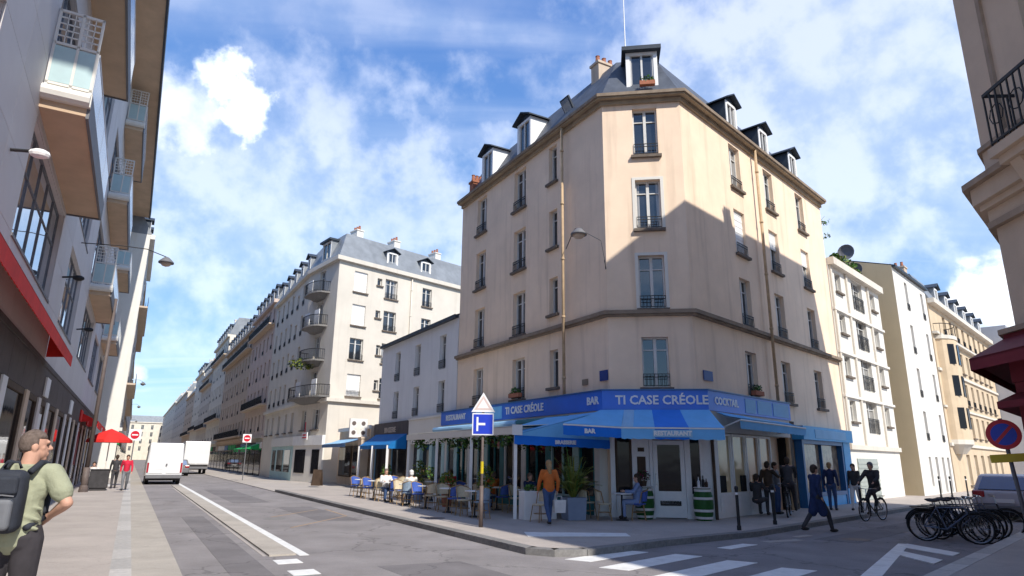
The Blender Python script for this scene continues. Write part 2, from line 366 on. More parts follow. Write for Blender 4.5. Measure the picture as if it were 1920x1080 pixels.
def line_isect(p, d, q, e):
    den = d.x * e.y - d.y * e.x; t = ((q.x - p.x) * e.y - (q.y - p.y) * e.x) / den
    return p + d * t
def offs(pts, v, z):
    """offset an open polyline of the building front outwards by v; normals are on the right of travel direction"""
    segs = []
    for a, b in zip(pts[:-1], pts[1:]):
        d = (b - a).normalized(); n = Vector((d.y, -d.x, 0)); segs.append((a + n * v, d, n))
    out = [segs[0][0]]
    for (p, d, _), (q, e, _) in zip(segs[:-1], segs[1:]): out.append(line_isect(p, d, q, e))
    a, d, n = segs[-1]; out.append(pts[-1] + n * v)
    return [Vector((p.x, p.y, z)) for p in out]

# ------------------------------------------------------------------ windows and walls
def wall_mb(mb, p0, p1, z0, z1, rects, n, depth=.22, mi=0, mrev=0):
    d = (p1 - p0); Ln = d.length; d.normalize()
    us = sorted({0.0, Ln} | {min(max(r[0] - r[2] / 2, 0), Ln) for r in rects} | {min(max(r[0] + r[2] / 2, 0), Ln) for r in rects})
    zs = sorted({z0, z1} | {r[1] for r in rects} | {r[1] + r[3] for r in rects})
    P = lambda u, z, dd=0: Vector((p0.x, p0.y, 0)) + d * u + Zv * z - n * dd
    for a, b in zip(us[:-1], us[1:]):
        if b - a < 1e-5: continue
        for e, f in zip(zs[:-1], zs[1:]):
            cu, cz = (a + b) / 2, (e + f) / 2
            if any(abs(cu - r[0]) < r[2] / 2 and r[1] < cz < r[1] + r[3] for r in rects): continue
            mb.quad(P(a, e), P(b, e), P(b, f), P(a, f), mi)
    for r in rects:
        a, b, e, f = r[0] - r[2] / 2, r[0] + r[2] / 2, r[1], r[1] + r[3]
        mb.quad(P(a, e), P(a, f), P(a, f, depth), P(a, e, depth), mrev); mb.quad(P(b, e), P(b, f), P(b, f, depth), P(b, e, depth), mrev)
        mb.quad(P(a, f), P(b, f), P(b, f, depth), P(a, f, depth), mrev); mb.quad(P(a, e), P(b, e), P(b, e, depth), P(a, e, depth), mrev)
WIN = {}
def win_meshes(kind, w, h):
    key = (kind, round(w, 2), round(h, 2))
    if key in WIN: return WIN[key]
    t = .055; y = -.2
    f = MB(); f.box(-w/2, -w/2 + t, y - .05, y + .03, 0, h); f.box(w/2 - t, w/2, y - .05, y + .03, 0, h)
    f.box(-w/2 + t, w/2 - t, y - .05, y + .03, h - t, h); f.box(-w/2 + t, w/2 - t, y - .05, y + .03, 0, t)
    if kind != 'narrow': f.box(-.05, .05, y - .04, y + .04, t, h - t)
    zt = h * .74 if kind != 'far' else h * .7
    f.box(-w/2 + t, -.05 if kind != 'narrow' else w/2 - t, y - .03, y + .015, zt, zt + .035)
    if kind != 'narrow': f.box(.05, w/2 - t, y - .03, y + .015, zt, zt + .035)
    res = {'frame': (f.mesh('window', m_wframe), 'window')}
    p = MB(); p.quad((-w/2 + .01, y - .035, .01), (w/2 - .01, y - .035, .01), (w/2 - .01, y - .035, h - .01), (-w/2 + .01, y - .035, h - .01)); p.box(-w/2 + .01, w/2 - .01, y - .06, y - .036, .01, h - .01)
    pm = MB(); pm.box(-w/2 + .01, w/2 - .01, y - .06, y - .035, .01, h - .01)
    res['pane'] = pm.mesh('pane', G_win)
    s = MB(); s.box(-w/2 - .1, w/2 + .1, -.14, .13, -.1, -.002); res['sill'] = s.mesh('sill', m_sill)
    r = MB(); hr = .42 if kind != 'tall' else .75
    for zb in (.05, hr - .1, hr): r.box(-w/2 + .01, w/2 - .01, .02, .045, zb, zb + .022)
    k = max(4, int(w / .11))
    for i in range(k + 1):
        x = -w/2 + .015 + (w - .03) * i / k; r.box(x - .008, x + .008, .025, .041, .07, hr)
    res['rail'] = r.mesh('railing', m_iron)
    sh = MB(); 
    nsl = 14
    for i in range(nsl): z = h * i / nsl; sh.box(-w/2 + .01, w/2 - .01, -.13, -.11 + (.012 if i % 2 else 0), z, z + h / nsl)
    res['shut'] = sh.mesh('shutter', m_white)
    WIN[key] = res; return res
def add_window(root, org, p, n, w, h, kind='french', sill=True, rail=True, shutter=0, smat=None):
    ms = win_meshes(kind, w, h)
    o = obj('window', ms['frame'][0], root, p - org, rzn(n))
    obj('pane', ms['pane'], o)
    if sill: obj('sill', ms['sill'], o)
    if rail: obj('railing', ms['rail'], o)
    if shutter:
        s = obj('shutter', ms['shut'], o); s.scale = (1, 1, shutter); s.location = (0, 0, h * (1 - shutter))
    return o
def building(name, label, cat, fronts, zt, m, backpts, group=None, cornice=(.25, .35), roof=None, m_roof=None, ledges=(), mtrim=None, z0=0.0):
    """fronts: list of (p0, p1, rects) going with the outside on the right; backpts close the plan"""
    org = Vector((fronts[0][0].x, fronts[0][0].y, 0))
    root = thing(name, label, cat, org, 0, group)
    mb = MB()
    for p0, p1, rects in fronts:
        d = (p1 - p0).normalized(); n = Vector((d.y, -d.x, 0))
        wall_mb(mb, p0, p1, z0, zt, [r[:4] for r in rects], n)
    last = fronts[-1][1]; pl = [last] + backpts + [fronts[0][0]]
    for a, b in zip(pl[:-1], pl[1:]):
        mb.quad((a.x, a.y, z0), (b.x, b.y, z0), (b.x, b.y, zt), (a.x, a.y, zt))
    part('wall', mb, m, root, org)
    line = [f[0] for f in fronts] + [fronts[-1][1]]
    # dark inside so that openings never look through
    for p0, p1, rects in fronts:
        d = (p1 - p0).normalized(); n = Vector((d.y, -d.x, 0))
        for r in rects:
            kw = r[4] if len(r) > 4 else {}
            if kw is None: continue
            add_window(root, org, Vector((p0.x, p0.y, 0)) + d * r[0] + Zv * r[1], n, r[2], r[3], **kw)
    tr = mtrim or m
    def band(v, za, zb, nm, mm, ends=0.0):
        bb = MB(); a = offs(line, v, za); b = offs(line, -.02, za)
        for i in range(len(a) - 1):
            q = [a[i], a[i + 1], b[i + 1], b[i]]
            bb.prism([(x.x, x.y) for x in q], za, zb)
        part(nm, bb, mm, root, org)
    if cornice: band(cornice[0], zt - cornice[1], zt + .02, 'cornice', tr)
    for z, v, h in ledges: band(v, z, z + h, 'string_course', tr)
    if roof:
        kind, hgt, inset = roof
        a = offs(line, .12, zt + .02); b = offs(line, -inset, zt + hgt)
        rb = MB()
        for i in range(len(a) - 1): rb.quad(a[i], a[i + 1], b[i + 1], b[i])
        bk = [Vector((p.x, p.y, zt + hgt)) for p in backpts]
        rb.poly([*b, *bk])
        bl = [Vector((p.x, p.y, zt)) for p in backpts]
        rb.poly([a[-1], bl[0], bk[0], b[-1]]); rb.poly([a[0], b[0], bk[-1], bl[-1]])
        for i in range(len(bl) - 1): rb.quad(bl[i], bl[i + 1], bk[i + 1], bk[i])
        part('roof', rb, m_roof or m_slate, root, org)
    return root, org
def dormer(root, org, p, n, w=1.1, h=1.5, depth=1.8, mside=None, gable=True):
    """p: base centre of the dormer front"""
    mb = MB(); t = .14
    mb.box(-w/2, -w/2 + t, -depth, 0, 0, h, 1); mb.box(w/2 - t, w/2, -depth, 0, 0, h, 1)
    mb.box(-w/2, -w/2 + t, 0, .03, 0, h, 0); mb.box(w/2 - t, w/2, 0, .03, 0, h, 0)
    mb.box(-w/2 + t, w/2 - t, -.1, .03, h - .12, h, 0); mb.box(-w/2 + t, w/2 - t, -.1, .03, -.1, .06, 0)
    o = part('dormer', mb, [m_white, mside or m_zdark], root, None, loc=p - org, rz=rzn(n))
    r = MB()
    if gable:
        e = .16; zt = h + .34
        for sx in (-1, 1):
            A = [(0, .22, zt), (sx * (w/2 + e), .22, h - .02), (sx * (w/2 + e), -depth, h - .02), (0, -depth, zt)]
            B = [(x, y, z + .06) for x, y, z in A]
            r.add(A + B, [(0, 1, 2, 3), (4, 5, 6, 7), (0, 1, 5, 4), (1, 2, 6, 5), (2, 3, 7, 6), (3, 0, 4, 7)])
        r.add([(-w/2, .0, h), (w/2, .0, h), (0, .0, zt), (-w/2, -.05, h), (w/2, -.05, h), (0, -.05, zt)], [(0, 1, 2), (3, 4, 5), (0, 1, 4, 3), (1, 2, 5, 4), (2, 0, 3, 5)])
    else:
        r.box(-w/2 - .14, w/2 + .14, -depth, .25, h, h + .16)
    part('dormer_roof', r, m_zdark, o)
    g = MB(); g.box(-w/2 + t, w/2 - t, -.09, -.05, .06, h - .12); part('pane', g, G_win, o)
    f = MB(); f.box(-.035, .035, -.05, .0, .06, h - .12); f.box(-w/2 + t, -w/2 + t + .05, -.05, -.005, .06, h - .12); f.box(w/2 - t - .05, w/2 - t, -.05, -.005, .06, h - .12); part('window_frame', f, m_wframe, o)
    return o
def chimney(root, org, p, rz, w=1.2, d=.6, h=1.4, pots=4, m=None):
    mb = MB(); mb.box(-w/2, w/2, -d/2, d/2, 0, h); mb.box(-w/2 - .05, w/2 + .05, -d/2 - .05, d/2 + .05, h, h + .1)
    o = part('chimney', mb, m or m_cream, root, None, loc=p - org, rz=rz)
    q = MB()
    for i in range(pots):
        x = -w/2 + w * (i + .5) / pots; q.lathe([(.09, h + .1), (.11, h + .15), (.08, h + .42), (.1, h + .46)], 8, 0, (x, 0, 0))
    part('chimney_pot', q, m_terra, o)
    return o

# ================================================================== SETTING
g = MB(); g.quad((-1500, -1500, ZR), (1500, -1500, ZR), (1500, 1500, ZR), (-1500, 1500, ZR)); struct('road', g, m_asph)
def slab(name, pts, m, zt=ZS, zb=ZR - .05, kind='structure'):
    mb = MB(); mb.prism([(p.x, p.y) for p in pts], zb, zt); o = obj(name, mb.mesh(name, m)); o['kind'] = 'structure'; return o
KW = .28   # kerb width
# kerb line of the corner pavement (outer edge), far left street -> corner -> far right street
kerbA = [Lp(20.5, 6.3), Lp(14, 6.3), Lp(8, 6.3), Lp(2, 6.3), Lp(-3, 6.3), Lp(-4.6, 6.3), Vector((.32, 13.4, 0)), Vector((.85, 13.12, 0)), Vector((1.5, 13.25, 0)), Vector((2.3, 13.9, 0)), Vector((3.4, 14.95, 0)), Vector((4.74, 15.95, 0)), Rp(-2.6, 2.75), Rp(0, 2.75), Rp(6, 2.75), Rp(14, 2.75), Rp(23, 2.75), Rp(60, 2.75), Rp(170, 2.75)]
pave_in = [Rp(170, -6), Rp(20, -6), Cp(1.3, -8), Lp(14, -6), Lp(20.5, -6)]
def kerb_inner(line, k):
    out = []
    for i, p in enumerate(line):
        d = (line[min(i + 1, len(line) - 1)] - line[max(i - 1, 0)]).normalized(); n = Vector((d.y, -d.x, 0)); out.append(p - n * k)
    return out
kin = kerb_inner(kerbA, KW)
pv = slab('pavement', kin + pave_in, m_side)
# the pavement runs on past a lowered crossing along the left street
slab('pavement', [Lp(20.5, 6.3), Lp(20.5, -6), Lp(330, -6), Lp(330, 6.3)], m_side2, ZR + .035, ZR - .05)
def kerb_run(owner, line, m, L0=1.0, upto=90.0, z0=ZR - .04, z1=ZS + .004, w=KW):
    tot = 0; cnt = 0; cache = {}
    for a, b in zip(line[:-1], line[1:]):
        L = (b - a).length; d = (b - a) / L; k = max(1, round(L / L0)) if tot < upto else 1
        l = L / k; key = round(l, 3)
        if key not in cache:
            mb = MB(); mb.box(.008, l - .008, 0, w, z0, z1); cache[key] = mb.mesh('kerbstone', m)
        for i in range(k):
            o = obj('kerbstone', cache[key], owner, a + d * (l * i), math.atan2(d.y, d.x)); cnt += 1
        tot += L
def kroot(name):
    mb = MB(); mb.box(-.01, .01, -.01, .01, ZR - .3, ZR - .28); o = obj(name, mb.mesh(name, m_gran)); o['kind'] = 'structure'; return o
kr = kroot('kerb')
kerb_run(kr, list(kerbA), m_grand)
# left pavement (camera side)
slab('pavement', [Lp(-30, 15.9), Lp(-30, 12.94 + KW), Lp(330, 12.94 + KW), Lp(330, 15.9)], m_side, ZS)
kl = kroot('kerb')
kerb_run(kl, [Lp(60, 12.94 + KW), Lp(-24, 12.94 + KW)], m_gran, 1.2, 200)
kerb_run(kl, [Lp(330, 12.94 + KW), Lp(60, 12.94 + KW)], m_gran, 30, 0)
slab('gutter', [Lp(-30, 12.94), Lp(-30, 12.25), Lp(330, 12.25), Lp(330, 12.94)], m_gutter, ZR + .012)
# right pavement
slab('pavement', [Rp(-14, 7.3 + KW), Rp(-14, 30), Rp(120, 30), Rp(120, 7.3 + KW)], m_side2, ZS)
kq = kroot('kerb'); kerb_run(kq, [Rp(60, 7.3), Rp(-14, 7.3)], m_gran, 1.0, 200)
# bus lane separator
sp = slab('lane_separator', [Lp(-3.5, 10.24), Lp(30, 10.24), Lp(30, 10.72), Lp(-3.5, 10.72)], m_gutter, ZR + .03)
def mark(name, pts, m=None, z=ZR + .006):
    mb = MB(); mb.poly([Vector((p.x, p.y, z)) for p in pts]); mb2 = MB(); mb2.prism([(p.x, p.y) for p in pts], ZR - .01, z)
    o = obj(name, mb2.mesh(name, m or m_paint)); o['kind'] = 'structure'; return o
mark('lane_line', [Lp(-3.6, 10.02), Lp(45, 10.02), Lp(45, 10.2), Lp(-3.6, 10.2)])
mark('lane_line', [Lp(-3.4, 10.76), Lp(27, 10.76), Lp(27, 10.82), Lp(-3.4, 10.82)], m_side2)
for u in (-4.5, -5.75): mark('lane_dash', [Lp(u, 10.33), Lp(u + .5, 10.33), Lp(u + .5, 10.75), Lp(u, 10.75)])
for u in range(48, 140, 6): mark('lane_dash', [Lp(u, 10.02), Lp(u + 3, 10.02), Lp(u + 3, 10.18), Lp(u, 10.18)])
for a, b in ((Lp(1.6, 9.3), Lp(4.6, 7.0)), (Lp(4.6, 7.0), Lp(7.6, 6.9)), (Lp(5, 9.2), Lp(7.5, 7.2))):
    d = (b - a).normalized(); n = Vector((d.y, -d.x, 0)) * .035; mark('faded_line', [a + n, b + n, b - n, a - n], m_opaint, ZR + .004)
# zebra crossing over the mouth of the right street
ze = []
for v, w, ul, ur in ((2.0, .5, -9.05, -7.15), (3.0, .52, -9.35, -6.85), (4.1, .52, -9.7, -6.85), (5.15, .55, -10.0, -6.95), (6.25, .55, -10.3, -7.0)):
    mark('crossing_stripe', [Rp(ul, v), Rp(ur, v), Rp(ur + .12, v + w), Rp(ul + .12, v + w)])
zs = mark('crossing_stripe', [Vector((-.35, 16.45, 0)) + Vector((.7, -.2, 0)), Vector((2.75, 16.25, 0)), Vector((2.75, 15.6, 0)), Vector((.42, 15.35, 0))], None, ZS + .006)
mark('crossing_stripe', [Rp(-5.3, 3.1), Rp(-4.2, 3.15), Rp(-4.1, 3.45), Rp(-5.3, 3.4)])
mark('worn_marking', [Rp(-3.4, 3.2), Rp(-2.3, 3.6), Rp(-2.4, 3.85), Rp(-3.5, 3.45)], m_side2)
mark('worn_marking', [Rp(-1.8, 3.3), Rp(-1.1, 3.4), Rp(-1.2, 3.6), Rp(-1.9, 3.5)], m_side2)
# hatching beside the bicycles
hz_ = 0
for pts in ((Rp(-1.37, 5.55), Rp(-1.25, 5.75), Rp(-7.3, 6.75), Rp(-7.3, 6.45)), (Rp(-1.25, 5.7), Rp(-2.0, 5.75), Rp(-2.85, 6.9), Rp(-2.2, 6.9)), (Rp(-2.85, 6.0), Rp(-3.6, 6.15), Rp(-4.4, 6.9), Rp(-3.7, 6.9))):
    mark('hatch_marking', list(pts), None, ZR + .006 + .004 * hz_); hz_ += 1
# manhole covers, and the post sign's shadow painted as a dark pavement disc
def disc(name, p, r, m, z):
    mb = MB(); mb.lathe([(r, z - .02), (r, z)], 20, 0, (p.x, p.y, 0)); o = obj(name, mb.mesh(name, m)); o['kind'] = 'structure'
disc('manhole_or_shadow_disc', Lp(4.4, 9.2), .34, m_grand, ZR + .004); disc('manhole_or_shadow_disc', Lp(1.5, 5.3), .3, m_pole, ZS + .004); disc('manhole_or_shadow_disc', Rp(-1.2, 4.6), .32, m_pole, ZR + .004)

# ================================================================== MAIN CORNER BUILDING
LL, LR_ = 11.7, 13.75
ZE = 14.45
FB = [4.0, 6.6, 9.4, 12.15]; FH = [1.65, 1.85, 1.82, 1.85]
rL, rC, rR = [], [], []
for k in range(4):
    last = k < 3
    for u, w in ((9.5, .98), (5.88, 1.0)):
        rL.append((LL - u, FB[k] + .05, w, FH[k], dict(kind='french', rail=True, sill=True)))
    rL.append((LL - 3.27, FB[k] + (.3 if k != 1 else .45), .58, FH[k] - (.25 if k != 1 else .4), dict(kind='narrow', rail=False)))
    rC.append((1.5, FB[k], .86, FH[k], dict(kind='french')))
    sh = {('D', 2): .97, ('E', 2): .42, ('F', 2): .4}
    for nm, u in (('D', 4.2), ('E', 7.4), ('F', 10.9)):
        kw = dict(kind='french')
        if (nm, k) in sh: kw['shutter'] = sh[(nm, k)]
        if nm == 'D' and k == 3: pass
        rR.append((u, FB[k], .92, FH[k], kw))
PL, PR = Lp(LL, 0), Rp(LR_, 0)
back = [Rp(LR_, -7), Lp(LL, -6)]
main, morg = building('corner_building', 'peach stucco corner apartment building with slate mansard and blue restaurant at its foot', 'apartment building',
    [(PL, CL, rL), (CL, CR, rC), (CR, PR, rR)], ZE, m_stucco, back, cornice=(.16, .12), roof=('m', 2.35, 1.25), m_roof=m_slate, mtrim=m_trim)
line = [PL, CL, CR, PR]
def mband(nm, v0, v1, za, zb, mm, ln=None):
    bb = MB(); a = offs(ln or line, v0, za); b = offs(ln or line, v1, za)
    a2 = offs(ln or line, v0, zb); b2 = offs(ln or line, v1, zb)
    for i in range(len(a) - 1):
        bb.add([a[i], a[i+1], b[i+1], b[i], a2[i], a2[i+1], b2[i+1], b2[i]], [(0,1,2,3),(4,5,6,7),(0,1,5,4),(1,2,6,5),(2,3,7,6),(3,0,4,7)])
    return part(nm, bb, mm, main, morg)
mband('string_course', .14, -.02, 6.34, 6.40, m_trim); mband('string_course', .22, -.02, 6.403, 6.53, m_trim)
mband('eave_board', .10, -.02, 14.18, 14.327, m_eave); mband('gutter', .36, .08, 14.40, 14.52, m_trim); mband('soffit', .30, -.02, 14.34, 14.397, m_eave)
# downpipes
def pipe(root, org, p, n, z0, z1, r=.055, m=m_pipe):
    mb = MB(); q = p + n * .09; mb.tube([q + Zv * z0, q + Zv * z1], r, 8)
    z = z0 + .6
    while z < z1: mb.tube([q + Zv * z, q + Zv * (z + .08)], r + .018, 8); z += 2.2
    return part('downpipe', mb, m, root, org, True)
pipe(main, morg, Lp(2.28, .14), nL, 3.9, 14.4); pipe(main, morg, Rp(5.75, .14), nR, 3.9, 14.4, .06)
# white surrounds on the front
for k in (1, 2):
    mb = MB(); w, h, z = .86, FH[k], FB[k]
    mb.box(-w/2 - .11, -w/2, 0, .025, -.02, h + .1); mb.box(w/2, w/2 + .11, 0, .025, -.02, h + .1); mb.box(-w/2, w/2, 0, .025, h, h + .1)
    part('window_surround', mb, m_creamw, main, None, loc=Cp(1.5, 0, z) - morg, rz=rzC)
# dormers and chimneys
for u, lab in ((9.2, ''), (5.7, '')): dormer(main, morg, Lp(u, -.1, 14.62), nL, 1.15, 1.75, 1.9, m_white)
dormer(main, morg, Cp(1.5, -.25, 14.85), nC, 1.15, 1.62, 1.9, m_zdark, gable=False)
for u in (4.5, 7.6, 10.9): dormer(main, morg, Rp(u, -.12, 14.6), nR, .95, 1.5, 1.9, m_zdark)
mb = MB(); mb.box(-.3, .3, -.04, .04, -.45, .45); so = part('skylight', mb, m_zdark, main, None, loc=Lp(2.9, -.55, 15.75) - morg, rz=rzL); so.rotation_euler = (rad(-28), 0, rzL)
mb = MB(); mb.box(-.24, .24, .041, .06, -.38, .38); part('pane', mb, G_sky, so)
chimney(main, morg, Cp(.15, -2.3, 16.4), rzL + math.pi / 2, .95, .5, .85, 3, m_tan)
chimney(main, morg, Lp(11.2, -.5, 14.6), rzL + math.pi / 2, .6, .4, .9, 3, m_terra)
mb = MB(); mb.tube([Cp(1.0, -1.6, 16.5), Cp(1.0, -1.6, 22.5)], [.03, .012], 6); part('antenna_mast', mb, m_white, main, morg)
for q, (r, mm) in {(-.18, .1): (.16, m_leafd), (.2, .1): (.2, m_leaf), (-.02, .12): (.12, m_terra)}.items():
    pass
# plaques
for p, n, w, h in ((Lp(.25, .02, 4.25), nL, .42, .34), (Cp(2.93 - .2, .02, 4.25), nC, .0, 0), (Rp(.75, .02, 4.28), nR, .6, .32), (Lp(1.3, .02, 4.2), nL, .3, .2)):
    if not w: continue
    mb = MB(); mb.box(-w/2, w/2, 0, .03, 0, h); part('street_plaque', mb, m_plaque if w > .35 else m_trim, main, None, loc=p - morg, rz=rzn(n))

# ================================================================== LEAVES / PLANTS
def leafblob(mb, c, r, n, size, mi_n=1, rnd=None):
    rnd = rnd or R_
    for _ in range(n):
        while True:
            p = Vector((rnd.uniform(-1, 1), rnd.uniform(-1, 1), rnd.uniform(-1, 1)))
            if p.length < 1 and p.length > .35: break
        p = Vector((p.x * r[0], p.y * r[1], p.z * r[2])) + Vector(c)
        a = Vector((rnd.gauss(0, 1), rnd.gauss(0, 1), rnd.gauss(0, .6))).normalized() * size * rnd.uniform(.6, 1.3)
        b = a.cross(Vector((rnd.gauss(0, 1), rnd.gauss(0, 1), rnd.gauss(0, 1)))).normalized() * size * .32
        mb.add([p - a * .5, p + b, p + a * .5, p - b], [(0, 1, 2, 3)], rnd.randrange(mi_n))
# flower boxes at windows of the main building
def windowbox(p, n, w, label, cat='flower box', blue=False):
    t = thing('window_box', label, cat, p, rzn(n))
    mb = MB(); mb.box(-w/2, w/2, .0, .18, 0, .16); part('trough', mb, m_terra, t)
    lb = MB(); leafblob(lb, (0, .09, .25), (w/2, .14, .16), 90, .09, 2); part('plants', lb, [m_leaf, m_leafd], t, kind='stuff')
windowbox(Cp(1.65, .0, 14.88), nC, .55, 'terracotta box of green plants before the flat topped roof window above the corner')
windowbox(Lp(5.88, .06, 4.12), nL, .8, 'window box with dark leaves above the left restaurant sign')
windowbox(Rp(4.2, .06, 4.05), nR, .7, 'window box with dark leaves above the right hand awning')

# ================================================================== RESTAURANT FRONT
rest = thing('restaurant_front', 'blue sign band and white shopfront wrapping the foot of the peach corner building', 'restaurant front', CL, 0)
ro = Vector(CL)
def rp(name, mb, m, org=None, loc=None, rz=0.0, smooth=False, **k):
    if loc is not None: return part(name, mb, m, rest, None, smooth, loc - ro, rz, **k)
    return part(name, mb, m, rest, ro, smooth, **k)
lnL, lnC, lnR = [Lp(12.35, 0), CL, CR], None, None
line2 = [Lp(12.35, 0), CL, CR, Rp(6.1, 0)]
def rband(nm, ln, v0, v1, za, zb, mm):
    bb = MB(); a = offs(ln, v0, za); b = offs(ln, v1, za); a2 = offs(ln, v0, zb); b2 = offs(ln, v1, zb)
    for i in range(len(a) - 1):
        bb.add([a[i], a[i+1], b[i+1], b[i], a2[i], a2[i+1], b2[i+1], b2[i]], [(0,1,2,3),(4,5,6,7),(0,1,5,4),(1,2,6,5),(2,3,7,6),(3,0,4,7)])
    return rp(nm, bb, mm)
rband('sign_board', line2, .5, .01, 3.25, 3.86, m_blue)
rband('sign_cap', line2, .54, .01, 3.863, 3.9, m_bluef)
def lettering(txt, p, n, size, m=m_signw, depth=.012, parent=None, org=None):
    me = text_mesh(txt, size, m, depth)
    o = obj('lettering', me, parent or rest, p - (org if org is not None else ro), rzn(n)); return o
lettering('TI CASE CRÉOLE', Cp(1.58, .512, 3.55), nC, .385)
lettering('TI CASE CRÉOLE', Lp(4.6, .512, 3.56), nL, .38)
lettering('BAR', Lp(.25, .512, 3.56), nL, .34)
lettering('RESTAURANT', Lp(10.7, .512, 3.56), nL, .34)
lettering('COCKTAIL', Rp(.95, .512, 3.56), nR, .33)
# pale printed panels of the right sign
for u0, u1 in ((2.3, 3.1), (3.25, 4.4), (4.55, 5.9)):
    mb = MB(); mb.box(-(u1-u0)/2, (u1-u0)/2, 0, .012, 0, .46); rp('sign_panel', mb, m_blueg, loc=Rp((u0+u1)/2, .503, 3.32), rz=rzR)
for u0, u1 in ((6.3, 8.6),): 
    mb = MB(); mb.box(-(u1-u0)/2, (u1-u0)/2, 0, .012, 0, .5); rp('sign_panel', mb, m_bluel, loc=Lp((u0+u1)/2, .503, 3.3), rz=rzL)
# ---- shopfront joinery: a bay is (centre, width, kind)
def bay(P, n, s, w, z0, z1, glass, frame, base=None, mull=0, v=.3, thick=.12, transom=None):
    """framed shop window standing v in front of the wall"""
    rz = rzn(n); loc = P(s, v)
    mb = MB(); t = .07
    mb.box(-w/2, -w/2 + t, -thick, 0, z0, z1); mb.box(w/2 - t, w/2, -thick, 0, z0, z1); mb.box(-w/2 + t, w/2 - t, -thick, 0, z1 - t, z1); mb.box(-w/2 + t, w/2 - t, -thick, 0, z0, z0 + t)
    for i in range(mull):
        x = -w/2 + w * (i + 1) / (mull + 1); mb.box(x - .03, x + .03, -thick, -.01, z0 + t, z1 - t)
    if transom: mb.box(-w/2 + t, w/2 - t, -thick, -.02, transom, transom + .05)
    fr = rp('shop_window', mb, frame, loc=loc, rz=rz)
    g = MB(); g.box(-w/2 + t, w/2 - t, -thick + .02, -thick + .05, z0 + t, z1 - t); part('pane', g, glass, fr)
    if base:
        b = MB(); b.box(-w/2, w/2, -thick, .02, .02, z0 - .002); b.box(-w/2 + .12, w/2 - .12, .02, .035, .15, z0 - .15); part('stall_riser', b, base, fr)
    return fr
def pier(P, n, s, w, z0, z1, m, v=.3, d=.3, name='pier'):
    mb = MB(); mb.box(-w/2, w/2, -d, .015, z0, z1); mb.box(-w/2 - .02, w/2 + .02, -d, .04, z0, z0 + .2); return rp(name, mb, m, loc=P(s, v), rz=rzn(n))
zt = 3.24
# chamfer: dark window, white pier, door, dark window, white pier
rband('soffit_board', [Lp(12.3, 0), CL, CR, Rp(6.0, 0)], .46, .02, 2.62, 3.246, m_creamw)
pier(Cp, nC, .03, .14, ZS, 2.61, m_white)
bay(Cp, nC, .36, .5, .7, 2.6, G_dark, m_dbrown, m_white)
pier(Cp, nC, .88, .52, ZS, 2.61, m_white)
mb = MB(); mb.box(-.13, .13, .016, .03, 1.25, 1.85); mb.box(-.1, .1, .016, .032, 2.0, 2.12); rp('menu_board', mb, m_dbrown, loc=Cp(.9, .3), rz=rzC)
pier(Cp, nC, 1.2, .1, ZS, 2.61, m_white); pier(Cp, nC, 2.26, .1, ZS, 2.61, m_white)
def door(p, n, w, h, frame, glass, bars=True):
    mb = MB(); t = .13
    mb.box(-w/2, -w/2 + t, -.07, 0, .02, h); mb.box(w/2 - t, w/2, -.07, 0, .02, h); mb.box(-w/2 + t, w/2 - t, -.07, 0, h - t, h); mb.box(-w/2 + t, w/2 - t, -.07, 0, .02, .32); mb.box(-w/2 + t, w/2 - t, -.07, -.005, .32, .78)
    mb.box(-w/2 + .2, w/2 - .2, -.005, .012, .42, .68)
    fr = rp('door', mb, frame, loc=p, rz=rzn(n))
    g = MB(); g.box(-w/2 + t, w/2 - t, -.05, -.02, .78, h - t); part('pane', g, glass, fr)
    q = MB(); q.tube([(w/2 - .07, .05, .95), (w/2 - .07, .05, 1.3)], .014, 6); q.box(w/2 - .09, w/2 - .05, 0, .05, .96, .98); q.box(w/2 - .09, w/2 - .05, 0, .05, 1.26, 1.28); part('handle', q, m_chrome, fr)
    k = MB(); k.box(-w/2 + .16, w/2 - .16, .0, .012, .36, .5); part('letter_plate', k, m_iron, fr)
door(Cp(1.73, .3, ZS), nC, .94, 2.28, m_white, G_dark)
mb = MB(); mb.box(-.47, .47, -.1, 0, 2.37, 2.6); rp('door_lintel', mb, m_white, loc=Cp(1.73, .3), rz=rzC)
bay(Cp, nC, 2.52, .42, .7, 2.6, G_dark, m_white, m_white)
pier(Cp, nC, 2.86, .26, ZS, 2.61, m_white)
mb = MB(); mb.tube([Cp(3.04, .42, ZS), Cp(3.04, .42, 2.6)], .05, 8); rp('post', mb, m_dbrown)
# right face windows: sunlit yellow in the glass painted as the pane colour
mb = MB(); mb.box(0, 0, 0, 0, 0, 0)
def tintbay(P, n, s, w, z0, z1, mm, frame=m_white, base=m_white, v=.3):
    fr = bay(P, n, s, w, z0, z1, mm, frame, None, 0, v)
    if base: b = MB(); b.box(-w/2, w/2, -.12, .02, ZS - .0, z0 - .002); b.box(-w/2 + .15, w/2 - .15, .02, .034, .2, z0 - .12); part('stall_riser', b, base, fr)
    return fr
G_tint = mat('cream_sun_tint_pane', (.66, .53, .31), .12, .12, 1.2, spec=.8); G_tint2 = mat('peach_sun_tint_pane', (.60, .37, .20), .12, .15, 1.2, spec=.8)
pier(Rp, nR, .35, .2, ZS, 2.61, m_white)
tintbay(Rp, nR, .98, 1.0, .72, 2.6, G_tint); tintbay(Rp, nR, 2.02, .98, .72, 2.6, G_tint); tintbay(Rp, nR, 3.04, .98, .72, 2.6, G_tint2); tintbay(Rp, nR, 4.06, .98, .72, 2.6, G_tint2)
for s in (.75, 2.35, 3.35): 
    mb = MB(); mb.box(-.28, .28, -.06, -.03, .8, 1.3); rp('window_poster', mb, m_dark, loc=Rp(s, .3), rz=rzR)
